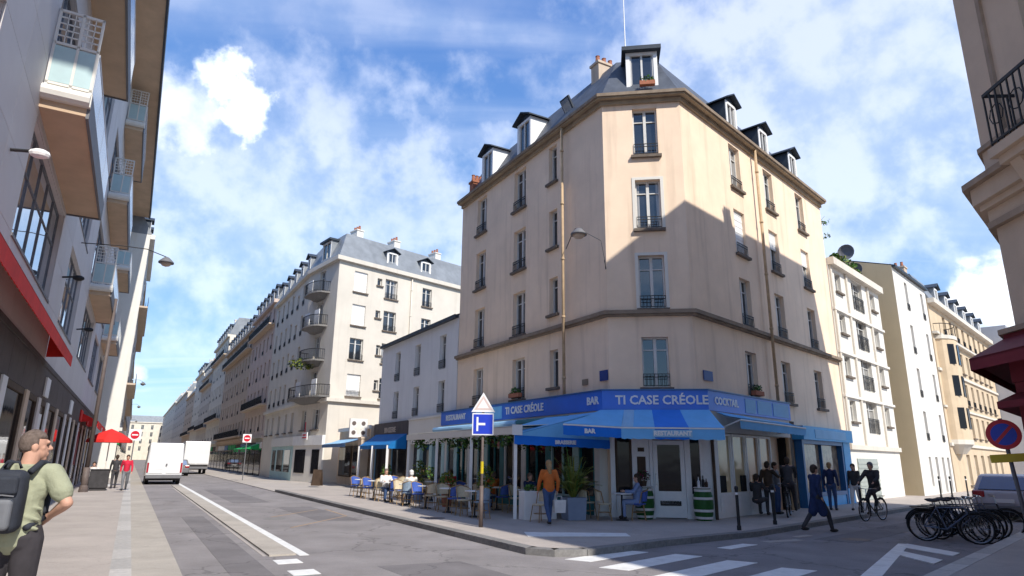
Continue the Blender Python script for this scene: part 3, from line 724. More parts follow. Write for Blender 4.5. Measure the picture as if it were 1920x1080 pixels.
mb = MB(); mb.box(-.65, .65, -.5, -.4, ZS, 2.6); mb.box(-.65, -.6, -.4, 0, ZS, 2.6); rp('dark_doorway', mb, m_dark, loc=Rp(5.25, .3), rz=rzR)
mb = MB(); mb.tube([Rp(5.95, .35, ZS), Rp(5.95, .35, 3.2)], .09, 8); rp('post', mb, m_pipe)
pier(Rp, nR, 6.35, .55, ZS, 3.2, m_dbrown, .25)
mb = MB(); mb.box(-.35, .35, -.25, .06, 3.0, 3.25); rp('corbel', mb, m_dbrown, loc=Rp(6.5, .25), rz=rzR)
# left face, behind the terrace
cols = [(.35, m_creamw), (1.5, m_aqua), (3.2, m_teal), (4.9, m_white), (6.6, m_teal), (8.0, m_aqua), (9.6, m_creamw), (11.0, m_aqua), (12.15, m_creamw)]
for (a, ma), (b, mb_) in zip(cols[:-1], cols[1:]):
    bay(Lp, nL, (a + b) / 2, b - a - .3, .55, 2.6, G_dark, ma if ma is not m_creamw else m_teal, m_teal, 1 if b - a > 1.3 else 0)
for s, m in cols: pier(Lp, nL, s, .28, ZS, 2.61, m)
# rolled secondary awning under the left sign
for a, b, m in ((12.4, 8.3, m_blueg), (8.25, 4.6, m_blueg), (4.5, 1.2, m_teal)):
    mb = MB(); mb.tube([Lp(a, .78, 3.03), Lp(b, .78, 3.03)], .13, 10); rp('rolled_awning', mb, m)
mb = MB()
for u in (12.2, 8.3, 4.55, 1.3): mb.tube([Lp(u, .5, 3.0), Lp(u, .8, 3.0)], .03, 6)
rp('awning_bracket', mb, m_white)

# ================================================================== AWNINGS
def awning(name, label, org, panels, val, group=None):
    t = thing(name, label, 'awning', org, 0, group)
    for pts, m in panels:
        pts = [Vector(p) for p in pts]; nn = (pts[1] - pts[0]).cross(pts[-1] - pts[0]).normalized() * .012
        mb = MB(); k = len(pts)
        if k == 4:
            gx, gy = 10, 8; q = []
            for j in range(gy + 1):
                for i in range(gx + 1):
                    a, b = i / gx, j / gy; P_ = lerp(lerp(pts[0], pts[1], a), lerp(pts[3], pts[2], a), b)
                    sag = -.05 * math.sin(math.pi * b) * (.6 + .4 * math.sin(math.pi * a)) - .012 * math.sin(a * 9 + b * 4) * math.sin(math.pi * b) + R_.uniform(-.004, .004) * (0 < b < 1)
                    q.append(P_ + Zv * sag)
            W_ = gx + 1
            mb.add([p + nn for p in q] + [p - nn for p in q], [(j*W_+i, j*W_+i+1, (j+1)*W_+i+1, (j+1)*W_+i) for j in range(gy) for i in range(gx)] + [(len(q)+j*W_+i, len(q)+(j+1)*W_+i, len(q)+(j+1)*W_+i+1, len(q)+j*W_+i+1) for j in range(gy) for i in range(gx)])
            part('canvas', mb, m, t, org, True); continue
        mb.add([p + nn for p in pts] + [p - nn for p in pts], [tuple(range(k)), tuple(range(k, 2*k))[::-1]] + [(i, (i+1) % k, k + (i+1) % k, k + i) for i in range(k)])
        part('canvas', mb, m, t, org)
    for a, b, h, m in val:
        a, b = Vector(a), Vector(b); d = b - a; n = Vector((d.y, -d.x, 0)).normalized() * .008; k = max(2, int(d.length / .28)); mb = MB()
        for i in range(k):
            p, q = a + d * i / k, a + d * (i + 1) / k; mid = (p + q) / 2
            s1 = h * (1.0); lo = [p - Zv * (h * .94), mid - Zv * h, q - Zv * (h * .94)]
            mb.add([p + n, q + n, lo[2] + n, lo[1] + n, lo[0] + n, p - n, q - n, lo[2] - n, lo[1] - n, lo[0] - n], [(0,1,2,3,4), (9,8,7,6,5), (4,3,8,9), (3,2,7,8), (0,4,9,5), (1,6,7,2), (0,5,6,1)])
        part('valance', mb, m, t, org)
    return t
F0 = Vector((1.50, 18.78, 2.72)); F1 = Cp(.28, 2.0, 2.66); F2 = Cp(3.16, 2.0, 2.64)
T0 = Cp(-.32, .56, 3.24); T1 = Cp(.42, .515, 3.25); T2 = Cp(3.0, .515, 3.25)
def lerp(a, b, t): return a + (b - a) * t
cst = [0, .16, .36, .62, 1.0]; cm = [m_bluel, m_bluel, m_bluem, m_bluel]
panels = [([T0, T1, F1, F0], m_bluel)]
tt = [0, .12, .33, .66, 1.0]
for i, m in enumerate((m_blueg, m_bluel, m_bluem, m_bluel)): panels.append(([lerp(T1, T2, tt[i]), lerp(T1, T2, tt[i+1]), lerp(F1, F2, tt[i+1]), lerp(F1, F2, tt[i])], m))
vals = [(F0, F1, .32, m_blued)]
for i, m in enumerate((m_bluel, m_bluel, m_blued, m_bluel)): vals.append((lerp(F1, F2, tt[i]), lerp(F1, F2, tt[i+1]), .34, m))
aw = awning('awning', 'striped light and mid blue awning over the corner restaurant door', Vector(T1), panels, vals)
mb = MB(); mb.tube([F0 - Zv * .02, F1 - Zv * .02, F2 - Zv * .02], .025, 6)
for f, tq in ((.1, .1), (.5, .5), (.92, .92)): mb.tube([lerp(T1, T2, tq) - Zv * .25, lerp(F1, F2, f) - Zv * .05], .02, 6)
part('awning_frame', mb, m_white, aw, Vector(T1))
mb = MB(); mb.box(-.55, .55, 0, .012, -.1, .1); vp_ = part('valance_panel', mb, m_blueg, aw, None, loc=lerp(F1, F2, .5) - Zv * .17 + nC * .012 - Vector(T1), rz=rzC)
obj('lettering', text_mesh('RESTAURANT', .17, m_signw, .006), vp_, (0, .022, 0), 0)
nF = Vector(((F1 - F0).y, -(F1 - F0).x, 0)).normalized()
obj('lettering', text_mesh('BAR', .17, m_signw, .006), aw, lerp(F0, F1, .45) - Zv * .17 + nF * .02 - Vector(T1), rzn(nF))
# terrace end awning (to the left of the corner)
Q1 = Vector((.12, 19.62, 2.42)); Q1t = Vector((.12, 19.62, 2.56)); Q2 = Vector((3.1, 20.72, 2.33))
aw2 = awning('awning', 'light blue sloping awning closing the end of the terrace beside the corner', Vector(Q1), [([Lp(2.5, .6, 3.2), T0, Q2 + Vector((-.1, .2, .2)), Q2, Q1, Q1t], m_bluel)] if 0 else
    [([Q1, Q2, Cp(-.2, .5, 3.22)], m_bluel), ([Q1, Cp(-.2, .5, 3.22), Lp(2.3, .95, 3.12), Lp(.8, 3.3, 2.62)], m_bluel)],
    [(Q1, Q2, .27, m_blued)])
nQ = Vector(((Q2 - Q1).y, -(Q2 - Q1).x, 0)).normalized()
obj('lettering', text_mesh('BRASSERIE', .15, m_signw, .006), aw2, lerp(Q1, Q2, .52) - Zv * .14 + nQ * .02 - Q1, rzn(nQ))
mb = MB(); mb.box(-.16, .16, 0, .02, 0, .3); part('end_plate', mb, m_signw, aw2, None, loc=Vector((.2, 19.6, 2.42)) - Q1, rz=rzn(nQ))
# right-hand awning
A0, A1 = Rp(.15, .52, 3.22), Rp(5.9, .52, 3.12); B0, B1 = Rp(-.12, 1.42, 2.98), Rp(4.95, 1.42, 2.94)
aw3 = awning('awning', 'grey blue half rolled awning above the cream windows on the right side', A0, [([lerp(A0, A1, k/3), lerp(A0, A1, (k+1)/3), lerp(B0, B1, (k+1)/3), lerp(B0, B1, k/3)], m) for k, m in enumerate((m_bluel, m_blueg, m_bluel))], [(lerp(B0, B1, k/2), lerp(B0, B1, (k+1)/2), .31, m_bluel) for k in range(2)])
mb = MB(); mb.tube([lerp(B0, B1, 0) - Zv*.05, B1 - Zv*.05], .03, 6); mb.tube([Rp(.3, .5, 2.7), B0 - Zv * .05], .022, 6); mb.tube([Rp(4.6, .5, 2.7), B1 - Zv * .05], .022, 6); part('awning_frame', mb, m_white, aw3, A0)
# blue shop at the right end
shop = thing('blue_shop_front', 'small bright blue shopfront at the right end of the corner building', 'shopfront', Rp(10, 0), 0)
so = Rp(10, 0)
mb = MB(); mb.box(-2.85, 2.85, -.01, .5, 2.6, 3.12); part('sign_board', mb, m_blues, shop, None, loc=Rp(10.05, 0) - so, rz=rzR)
mb = MB(); mb.box(-2.4, 1.2, 0, .012, 2.68, 3.02); part('sign_panel', mb, m_blueg, shop, None, loc=Rp(9.6, .502) - so, rz=rzR)
mb = MB(); mb.box(-2.2, 2.2, 0, .12, .62, 2.5); 
fm = MB(); fm.box(-2.3, -2.15, 0, .3, ZS, 2.6); fm.box(2.15, 2.3, 0, .3, ZS, 2.6); fm.box(-2.15, 2.15, 0, .3, 2.45, 2.6); fm.box(-2.15, 2.15, 0, .3, .45, .6); fm.box(-.03, .03, 0, .2, .6, 2.45)
f = part('shop_window', fm, m_bluef, shop, None, loc=Rp(9.65, .05) - so, rz=rzR)
g_ = MB(); g_.box(-2.15, 2.15, .05, .08, .6, 2.45); part('pane', g_, mat('glazed_display', (.25, .19, .13), .1, .6, 3.5, spec=.8), f)
b_ = MB(); b_.box(-2.15, 2.15, 0, .27, ZS, .45); part('stall_riser', b_, m_blues, f)
b_ = MB(); b_.box(-.42, .42, 0, .32, ZS, 2.6); part('panel', b_, m_blues, shop, None, loc=Rp(12.4, .05) - so, rz=rzR)

# ================================================================== TERRACE
tent = thing('terrace_pergola', 'white terrace pergola with hanging plants along the left side of the restaurant', 'pergola', Lp(.3, 3.3), 0)
to = Lp(.3, 3.3)
def tp(name, mb, m, **k): return part(name, mb, m, tent, to, **k)
for u in (.35, 3.3, 6.2, 9.1):
    mb = MB(); a = Lp(u, 3.3); 
    mb.prism([(a.x - .05, a.y - .05), (a.x + .05, a.y - .05), (a.x + .05, a.y + .05), (a.x - .05, a.y + .05)], ZS, 2.45); tp('post', mb, m_white)
mb = MB(); a = offs([Lp(9.2, 0), Lp(.3, 0)], 3.38, 2.45); b = offs([Lp(9.2, 0), Lp(.3, 0)], 3.22, 2.45); mb.prism([(a[0].x, a[0].y), (a[1].x, a[1].y), (b[1].x, b[1].y), (b[0].x, b[0].y)], 2.45, 2.66); tp('front_beam', mb, m_creamw)
mb = MB()
for u in range(1, 10):
    mb.tube([Lp(u - .4, .5, 2.85), Lp(u - .4, 3.25, 2.6)], .03, 4)
tp('rafters', mb, m_creamw)
for i in range(4):
    u0 = .4 + i * 2.2; mb = MB(); mb.add([Lp(u0, .95, 2.86), Lp(u0 + 2.17, .95, 2.86), Lp(u0 + 2.17, 3.3, 2.68), Lp(u0, 3.3, 2.68), Lp(u0, .95, 2.88), Lp(u0 + 2.17, .95, 2.88), Lp(u0 + 2.17, 3.3, 2.7), Lp(u0, 3.3, 2.7)], [(0,1,2,3),(4,5,6,7),(0,1,5,4),(1,2,6,5),(2,3,7,6),(3,0,4,7)])
    tp('roof_canvas', mb, m_creamw)
lb = MB()
for i in range(46):
    u = R_.uniform(.6, 9); v = R_.choice((3.1, 3.0, 1.2)); c = Lp(u, v, 2.42 + R_.uniform(-.18, .05)); leafblob(lb, c, (.28, .28, R_.uniform(.1, .4)), 26, .13, 2)
o = tp('hanging_plants', lb, [m_leaf, m_leafd]); o['kind'] = 'stuff'
# white screen and planters at the near end
sc1 = thing('terrace_screen', 'white low planter screen at the near end of the terrace', 'planter', Lp(.2, 2.7), rzn(-dL))
mb = MB(); mb.box(-.55, .55, -.02, .3, 0, .78); bevel(part('box', mb, m_white, sc1), .01)
lb = MB(); leafblob(lb, (0, .14, .86), (.5, .14, .14), 160, .1, 2); part('plants', lb, [m_leaf, m_leafd], sc1, kind='stuff')
sc1.location.z = ZS

# chairs and tables
def make_chair(label, wm):
    t = thing('bistro_chair', label, 'chair')
    mb = MB(); mb.lathe([(.20, .43), (.225, .45), (.22, .475), (.0, .48)], 14); part('seat', mb, wm, t)
    # curved woven back
    mb = MB(); nseg = 8; r = .21
    for i in range(nseg):
        a0 = math.pi * (1.12 + .76 * i / nseg); a1 = math.pi * (1.12 + .76 * (i + 1) / nseg)
        def pt(a, z, rr): return (rr * math.cos(a), rr * math.sin(a) - .02 - (z - .5) * .12, z)
        zt0 = .86 - .07 * abs(i - nseg / 2) / 4; zt1 = .86 - .07 * abs(i + 1 - nseg / 2) / 4
        mb.add([pt(a0, .53, r), pt(a1, .53, r), pt(a1, zt1, r), pt(a0, zt0, r), pt(a0, .53, r + .02), pt(a1, .53, r + .02), pt(a1, zt1, r + .02), pt(a0, zt0, r + .02)], [(0,1,2,3),(4,5,6,7),(0,1,5,4),(2,3,7,6),(0,3,7,4),(1,2,6,5)])
    part('backrest', mb, wm, t)
    mb = MB(); pts = [(-.2, -.02, .45)] + [(.235 * math.cos(math.pi * (1.05 + .9 * i / 8)), .235 * math.sin(math.pi * (1.05 + .9 * i / 8)) - .06, .88 - .1 * abs(i - 4) / 4) for i in range(9)] + [(.2, -.02, .45)]
    mb.tube(pts, .014, 5); part('back_frame', mb, m_bamboo, t)
    for sx, sy in ((1, 1), (-1, 1), (1, -1), (-1, -1)):
        mb = MB(); mb.tube([(sx * .15, sy * .14, .45), (sx * .2, sy * .2, 0)], .014, 5); part('leg', mb, m_bamboo, t)
    mb = MB(); mb.tube([(.18 * math.cos(a * math.pi / 4), .18 * math.sin(a * math.pi / 4), .22) for a in range(8)], .009, 4, 0, True); part('stretcher', mb, m_bamboo, t)
    return t
ch_w = make_chair('tmp', m_rattan); ch_b = make_chair('tmp', m_rblue); ch_g = make_chair('tmp', m_rgrey); used = set()
def make_table():
    t = thing('bistro_table', 'tmp', 'table')
    mb = MB(); mb.lathe([(.3, .72), (.31, .73), (.31, .745), (.3, .75)], 18); part('tabletop', mb, m_white, t)
    mb = MB(); mb.tube([(0, 0, .04), (0, 0, .72)], .025, 8); part('pedestal', mb, m_iron, t)
    mb = MB(); mb.lathe([(.2, 0), (.18, .02), (.04, .05)], 14); part('base', mb, m_iron, t)
    return t
tb0 = make_table(); tb_used = [False]
ordn = ['first', 'second', 'third', 'fourth', 'fifth', 'sixth', 'seventh', 'eighth', 'ninth', 'tenth', 'eleventh', 'twelfth', 'thirteenth', 'fourteenth', 'fifteenth', 'sixteenth']
def put(src, loc, rz, label, group):
    if src not in used: used.add(src); o = src
    else: o = copy_tree(src)
    o.location = loc; o.rotation_euler = (0, 0, rz); o['label'] = label; o['group'] = group; return o
ci = 0
for row, (v, nm) in enumerate(((4.15, 'kerb side'), (2.2, 'wall side'))):
    k = 0; tk = 0
    for j in range(7):
        u = .9 + j * 1.88 + (0 if row == 0 else .35)
        put(tb0, Lp(u + .45, v - .05, ZS), R_.uniform(0, 3), '%s round white table from the corner in the %s terrace row' % (ordn[tk], nm), 'terrace tables'); tk += 1
        for s in (-1, 1):
            src = (ch_g, ch_w, ch_b, ch_w, ch_w, ch_b, ch_g, ch_w, ch_b, ch_w, ch_w, ch_b, ch_w, ch_b)[(k + row * 3) % 14]
            cn = {ch_w: 'cream', ch_b: 'deep blue', ch_g: 'blue grey'}[src]
            ang = rzn(-dL * s) if row == 0 else rzn(-dL * s)
            put(src, Lp(u + .45 + s * .52, v + R_.uniform(-.1, .16), ZS), ang + R_.uniform(-.35, .35), '%s woven chair, %s from the corner in the %s terrace row' % (cn, ordn[k], nm), 'terrace chairs'); k += 1
put(tb0, Cp(.25, 1.35, ZS), 0, 'round white table beside the restaurant door left of the barrels', 'door tables')
put(ch_w, Cp(-.25, 1.5, ZS), rzn(dC), 'cream woven chair at the table by the restaurant door', 'door chairs')
put(ch_w, Cp(-.75, 1.0, ZS), rzn(dC) + .5, 'cream woven chair behind the big potted palm', 'door chairs')
put(ch_b, Cp(.72, 1.2, ZS), rzn(-dC), 'deep blue woven chair under the seated person by the door', 'door chairs')
put(ch_w, Vector((.85, 18.9, ZS)), 2.2, 'cream woven chair on the pavement beside the person in orange', 'door chairs')

# potted palm
pot = thing('potted_palm', 'tall green palm in a blue grey square planter left of the restaurant door', 'potted plant', Vector((1.85, 19.75, ZS)))
mb = MB(); mb.prism([(-.27, -.27), (.27, -.27), (.27, .27), (-.27, .27)], 0, .62, 0, [(-.3, -.3), (.3, -.3), (.3, .3), (-.3, .3)]); bevel(part('planter', mb, m_planter, pot, rz=.3), .01)
mb = MB()
for i in range(84):
    a = R_.uniform(0, 2 * math.pi); L = R_.uniform(.7, 1.35); up = R_.uniform(.9, 1.9); wd = R_.uniform(.02, .04); pr = None
    for j in range(6):
        tq = j / 5; rr = .05 + L * tq * .62 * (1.6 - up * .55); z = .6 + up * L * (tq - .48 * tq * tq * (1.9 - up * .6))
        p = Vector((rr * math.cos(a), rr * math.sin(a), z)); s = Vector((-math.sin(a), math.cos(a), 0)) * wd * (1 - tq * .85)
        if pr: mb.add([pr[0] - pr[1], pr[0] + pr[1], p + s, p - s], [(0, 1, 2, 3)], i % 2)
        pr = (p, s)
    if i % 2:
        for j in range(14):
            tq = .3 + .7 * j / 14; rr = .05 + L * tq * .62 * (1.6 - up * .55); z = .6 + up * L * (tq - .48 * tq * tq * (1.9 - up * .6)); p = Vector((rr * math.cos(a), rr * math.sin(a), z))
            for sx in (-1, 1):
                s = Vector((-math.sin(a) * sx, math.cos(a) * sx, -.25)) * .17; e = Vector((math.cos(a), math.sin(a), 0)) * .05
                mb.add([p, p + s * .5 + e * .5 + Vector((0, 0, .01)), p + s + e, p + s * .5 + e], [(0, 1, 2, 3)], i % 2)
part('fronds', mb, [m_leaf, m_leaf2], pot, kind='stuff')
mb = MB(); mb.tube([(0, 0, .5), (.03, .02, .8), (0, 0, 1.15)], [.06, .05, .03], 8); part('stem', mb, m_bamboo, pot)
# barrels with things on top
def barrel(p, label):
    t = thing('barrel', label, 'barrel', p)
    prof = [(.22, 0), (.27, .2), (.29, .45), (.27, .7), (.22, .9)]
    mb = MB(); mb.lathe(prof, 20); part('staves', mb, m_green, t, smooth=False)
    for z, r in ((.08, .245), (.28, .286), (.62, .286), (.84, .245)):
        b = MB(); b.lathe([(r, z - .035), (r + .006, z - .03), (r + .006, z + .03), (r, z + .035)], 20); part('hoop', b, m_wcloth, t)
    b = MB(); b.lathe([(.26, .9), (.27, .92), (.25, .93)], 20); part('lid', b, m_wcloth, t)
    return t
barrel(Cp(.93, .68, ZS), 'green barrel with pale hoops on the left of the restaurant door')
barrel(Cp(2.62, .75, ZS), 'green barrel with pale hoops on the right of the restaurant door')
t = thing('flower_pot', 'pot of dark pink flowers standing on the left barrel', 'flower pot', Cp(.93, .68, ZS + .93))
mb = MB(); mb.lathe([(.07, 0), (.1, .15)], 10); part('pot', mb, m_dbrown, t)
mb = MB(); leafblob(mb, (0, 0, .3), (.2, .2, .18), 120, .08, 3); part('flowers', mb, [m_leafd, mat('dark_pink_petals', (.25, .03, .09), .7, .3), m_leafd], t, kind='stuff')
for dx, h, m in ((-.1, .26, m_signw), (.03, .32, m_iron), (.12, .22, m_dbrown)):
    t = thing('bottle', {m_signw: 'white bottle', m_iron: 'tall black bottle', m_dbrown: 'short brown bottle'}[m] + ' standing on the right barrel', 'bottle', Cp(2.62 + dx, .75, ZS + .93))
    mb = MB(); mb.lathe([(.045, 0), (.045, h * .6), (.018, h * .75), (.018, h)], 10); part('glass_body', mb, m, t); mb = MB(); mb.lathe([(.02, h), (.02, h + .03)], 8); part('cap', mb, m_chrome, t)

# ================================================================== NEIGHBOURS ON THE LEFT STREET
def rects_row(us, floors, w, **kw): return [(u, z, w, h, kw) for z, h in floors for u in us]
K = dict
# low pale grey building next to the corner building (its wall starts where the peach one ends)
g0, g1 = 11.75, 23.1
gr = [(g1 - u, z, .85, h, K(kind='french', rail=True, sill=False)) for u in (20.2, 17.0, 13.55) for z, h in ((3.95, 1.6), (6.15, 1.75))]
gb, go = building('grey_building', 'low pale grey two storey building between the peach corner building and the cream balconied one', 'building',
    [(Lp(g1, .02), Lp(g0 + .01, .02), gr)], 8.62, m_grey, [Lp(g0 + .01, -6), Lp(g1, -6)], cornice=(.22, .14), roof=('m', 1.2, 3.0), m_roof=m_slate, mtrim=m_zdark)
chimney(gb, go, Lp(13.0, -1.2, 8.9), rzL, .7, .5, .9, 2, m_grey)
def shopfront(root_name, label, u0, u1, zt, sign, frame, glass, signh=.9, v=.06, n=3, base=m_dark):
    t = thing(root_name, label, 'shopfront', Lp((u0 + u1) / 2, v), rzL)
    W = u1 - u0; mb = MB(); mb.box(-W/2, W/2, 0, .22, zt - signh, zt); part('sign_board', mb, sign, t)
    for i in range(n):
        a = -W/2 + W * i / n + .12; b = -W/2 + W * (i + 1) / n - .12
        f = MB(); f.box(a, a + .07, 0, .12, ZS, zt - signh - .01); f.box(b - .07, b, 0, .12, ZS, zt - signh - .01); f.box(a + .07, b - .07, 0, .12, zt - signh - .1, zt - signh - .01); f.box(a + .07, b - .07, 0, .14, ZS, .5)
        q = part('shop_window', f, frame, t); g = MB(); g.box(a + .07, b - .07, .04, .07, .5, zt - signh - .1); part('pane', g, glass, q)
    for i in range(n + 1):
        x = -W/2 + W * i / n; x0 = max(x - .115, -W/2); x1 = min(x + .115, W/2)
        p = MB(); p.box(x0, x1, 0, .2, ZS, zt - signh - .01); part('pier', p, base, t)
    return t
s1 = shopfront('brown_shop_front', 'shopfront with weathered brown sign board above the blue awning', 17.2, 23.1, 3.75, m_brown, m_blueg, G_dark, .95, n=2, base=m_tan)
obj('lettering', text_mesh('BRASSERIE', .42, m_tan), s1, (0, .235, 3.3), 0)
mb = MB(); mb.box(-.9, .9, 0, .24, 2.82, 3.7)
# beige stretch between the brown shop and the restaurant
t = thing('beige_shop_wall', 'beige rendered ground floor wall between the brown sign and the restaurant', 'wall', Lp(14.7, .05), rzL)
mb = MB(); mb.box(-2.45, 2.3, 0, .3, 2.45, 3.7); mb.box(-2.45, 2.3, 0, .35, 3.703, 3.8); part('fascia', mb, m_creamw, t)
for x in (-2.3, -.8, .8, 2.1):
    mb = MB(); mb.box(x - .17, x + .17, 0, .28, ZS, 2.447); part('pier', mb, m_aqua if x < 1 else m_creamw, t)
mb = MB(); mb.box(-2.45, 2.3, .02, .08, .1, 2.44); part('pane', mb, G_dark, t)
# blue awning of the brown shop
e0, e1 = Lp(22.6, .3, 3.1), Lp(17.35, .3, 3.02); f0, f1 = Lp(22.6, 1.3, 2.42), Lp(17.35, 1.3, 2.42)
a4 = awning('awning', 'plain bright blue awning on white posts below the brown sign', e0, [([e0, e1, f1, f0], m_awnb), ([e1, Lp(17.35, .3, 2.42), f1], m_awnb), ([e0, f0, Lp(22.6, .3, 2.42)], m_awnb)], [(f0, f1, .2, m_awnb), (f1, Lp(17.35, .3, 2.42), .2, m_awnb)])
for u in (22.5, 20.0, 17.45):
    mb = MB(); a = Lp(u, 1.3); mb.prism([(a.x - .06, a.y - .06), (a.x + .06, a.y - .06), (a.x + .06, a.y + .06), (a.x - .06, a.y + .06)], ZS, 2.4); part('post', mb, m_white, a4, e0)
# low shop further on, blocking the side street
lw, lo = building('low_shop', 'low single storey shop with small grey awning beside the cream building', 'shop',
    [(Lp(30.4, .4), Lp(23.3, .4), [])], 3.7, m_tan, [Lp(23.3, -5), Lp(30.4, -5)], cornice=(.15, .2), mtrim=m_grey)
for i, (a, b) in enumerate(((24.2, 26.6), (27.0, 29.8))):
    mb = MB(); mb.box(-(b-a)/2, (b-a)/2, 0, .1, .5, 2.5); f = part('shop_window', mb, m_dbrown, lw, None, loc=Lp((a+b)/2, .4) - lo, rz=rzL)
    mb = MB(); mb.box(-(b-a)/2 + .1, (b-a)/2 - .1, .101, .12, .6, 2.4); part('pane', mb, G_dark, f)
q0, q1, r0, r1 = Lp(30, .5, 2.95), Lp(24.3, .5, 2.95), Lp(30, 1.7, 2.6), Lp(24.3, 1.7, 2.6)
awning('awning', 'small faded grey blue awning on the low shop left of the blue one', q0, [([q0, q1, r1, r0], m_blueg)], [(r0, r1, .22, m_bluef)])
# projecting sign with a cross of dots
t = thing('projecting_sign', 'square grey sign with a four petal emblem standing out from the low shop', 'sign', Lp(23.75, .5, 3.15), rzn(-dL))
mb = MB(); mb.box(-.55, .55, -.08, .08, 0, 1.15); part('board', mb, m_grey, t, label='square grey board')
t.location = Lp(23.75, 1.1, 2.95)
for x, z in ((-.3, .3), (.3, .3), (-.3, .86), (.3, .86)):
    mb = MB(); mb.lathe([(.13, .08), (.13, .1)], 14, 0, (x, 0, z), 'y'); part('dot', mb, m_pole, t)
mb = MB(); mb.ball((0, .085, .58), (.14, .012, .4), 12, 8); mb.ball((0, .085, .58), (.32, .012, .13), 12, 8); part('emblem', mb, m_creamw, t)
# standing stone pier to the left of the blue awning
t = thing('stone_pillar', 'tall tan stone pillar between the blue awning and the low shop', 'pillar', Lp(23.4, .8, ZS)); mb = MB(); mb.box(-.32, .32, -.25, .25, .18, 2.8); mb.box(-.38, .38, -.3, .3, 0, .18); mb.box(-.36, .36, -.29, .29, 2.8, 2.92); bevel(part('shaft', mb, m_tan, t, rz=rzL), .02)

# ---- cream building with balconies at the far corner
c1 = Vector((-12.97, 47.29, 0)); c0 = Lp(36.76, 2.13); cf = Lp(51.5, 2.15)
c1 = c0 + (c1 - c0).normalized() * 5.6
dch = (c1 - c0).normalized(); nch = Vector((dch.y, -dch.x, 0)); Wch = (c1 - c0).length
fl = [6.2, 8.95, 11.6, 14.25]
rectsL = []
LX = (cf - c0).length
for z in fl:
    for u in (2.0, 4.2, 6.4, 8.6, 10.8, 13.2):
        rectsL.append((LX - u, z, .8, 1.75 if u != 4.2 else 1.3, K(kind='french', rail=True, sill=False)))
for u in (2.0, 4.6, 7.6, 10.6, 13.2): rectsL.append((LX - u, 3.7, 1.0, 1.55, K(kind='french', rail=False)))
rectsCh = [(Wch * .46, z, 1.15, 1.95, K(kind='french', rail=False, sill=False)) for z in fl] + [(1.3, 3.75, .9, 1.5, K(kind='french', rail=False)), (3.6, 3.75, 1.2, 1.5, K(kind='french', rail=False))]
rectsR = []
for k, z in enumerate(fl):
    rectsR.append((2.0, z, 1.2, 1.65, K(kind='french', rail=k < 2, shutter=(0.98, 0, .98, .98)[k] or 0)))
    rectsR.append((3.75, z + .9, .45, .6, K(kind='narrow', rail=False)) if k > 1 else (4.0, z + .6, .4, .8, K(kind='narrow', rail=False)))
    rectsR.append((4.9, z, 1.2, 1.6, K(kind='french', rail=True)))
    rectsR.append((8.6, z, 1.0, 1.6, K(kind='french', rail=True)))
cb, co = building('cream_apartment_building', 'cream apartment building with stacked corner balconies and grey zinc mansard', 'apartment building',
    [(cf, c0, rectsL), (c0, c1, rectsCh), (c1, c1 + dR * 17, rectsR)], 16.75, m_cream, [c1 + dR * 17 + Vector((-6, 8, 0)), cf - nL * 10], cornice=(.3, .3), roof=('m', 2.3, .8), m_roof=m_zinc, ledges=((5.7, .25, .25),))
def balcony(root, org, p, n, w, d, z, m_b=m_tan, corbel=True, rail='iron'):
    rz = rzn(n); mb = MB()
    k = 9; pts = [(-w/2, 0)] + [(w/2 * -math.cos(math.pi * i / k) * 1.0, d * (math.sin(math.pi * i / k)) ** .5 if 0 < i < k else 0) for i in range(1, k)] + [(w/2, 0)]
    mb.prism(pts[::-1], .04, .16); 
    if corbel: mb.prism([(x * .45, y * .5) for x, y in pts][::-1], -.3, .036, 0, [(x * .8, y * .85) for x, y in pts][::-1])
    o = part('balcony', mb, m_grand, root, None, loc=p + Zv * z - org, rz=rz)
    r = MB(); r.tube([(x * .97, y * .97, .95) for x, y in pts], .03, 5); r.tube([(x * .97, y * .97, .24) for x, y in pts], .015, 4)
    for i in range(len(pts) - 1):
        for j in range(4):
            a, b = pts[i], pts[i + 1]; x = (a[0] + (b[0] - a[0]) * j / 4) * .97; y = (a[1] + (b[1] - a[1]) * j / 4) * .97; r.box(x - .009, x + .009, y - .009, y + .009, .17, .95)
    part('railing', r, m_iron, o); return o
for z in fl[1:]: balcony(cb, co, c0 + dch * Wch * .46, nch, 3.3, 1.1, z - .2)
balcony(cb, co, c0 + dch * Wch * .46, nch, 6.4, 1.3, fl[0] - .25)
lbx = MB(); p = c0 + dch * Wch * .46 + nch * .95 + Zv * (fl[1] - .3); leafblob(lbx, p, (1.2, .5, .45), 260, .22, 2); t = part('balcony_plants', lbx, [m_leaf2, m_leafd], cb, co, kind='stuff')
# white panels, parasols and furniture seen on the balconies
for z, dx in ((fl[3], -.9), (fl[2], -1.0), (fl[2], .9), (fl[0], -1.6), (fl[0], 1.5)):
    mb = MB(); mb.box(-.45, .45, .0, .05, .1, 1.3); part('white_screen', mb, m_white, cb, None, loc=c0 + dch * (Wch * .46 + dx) + nch * .55 + Zv * (z - .1) - co, rz=rzn(nch))
def dorm_row(root, org, line_a, line_b, n, k, z, w=1.0, h=1.35):
    for i in range(k):
        dormer(root, org, lerp(line_a, line_b, (i + .5) / k) - n * .12 + Zv * z, n, w, h, 1.2, m_zinc, gable=True)
for u in (1.5, 4.2, 6.9, 9.6, 12.5): dormer(cb, co, c0 + dL * u - nL * .1 + Zv * 16.85, nL, 1.0, 1.5, 1.2, m_zinc)
dormer(cb, co, c0 + dch * Wch * .5 - nch * .05 + Zv * 16.85, nch, 1.7, 1.75, 1.2, m_zinc, gable=False)
for u in (4.9, 8.4): dormer(cb, co, c1 + dR * u - nR * .1 + Zv * 16.85, nR, 1.1, 1.35, 1.2, m_zinc)
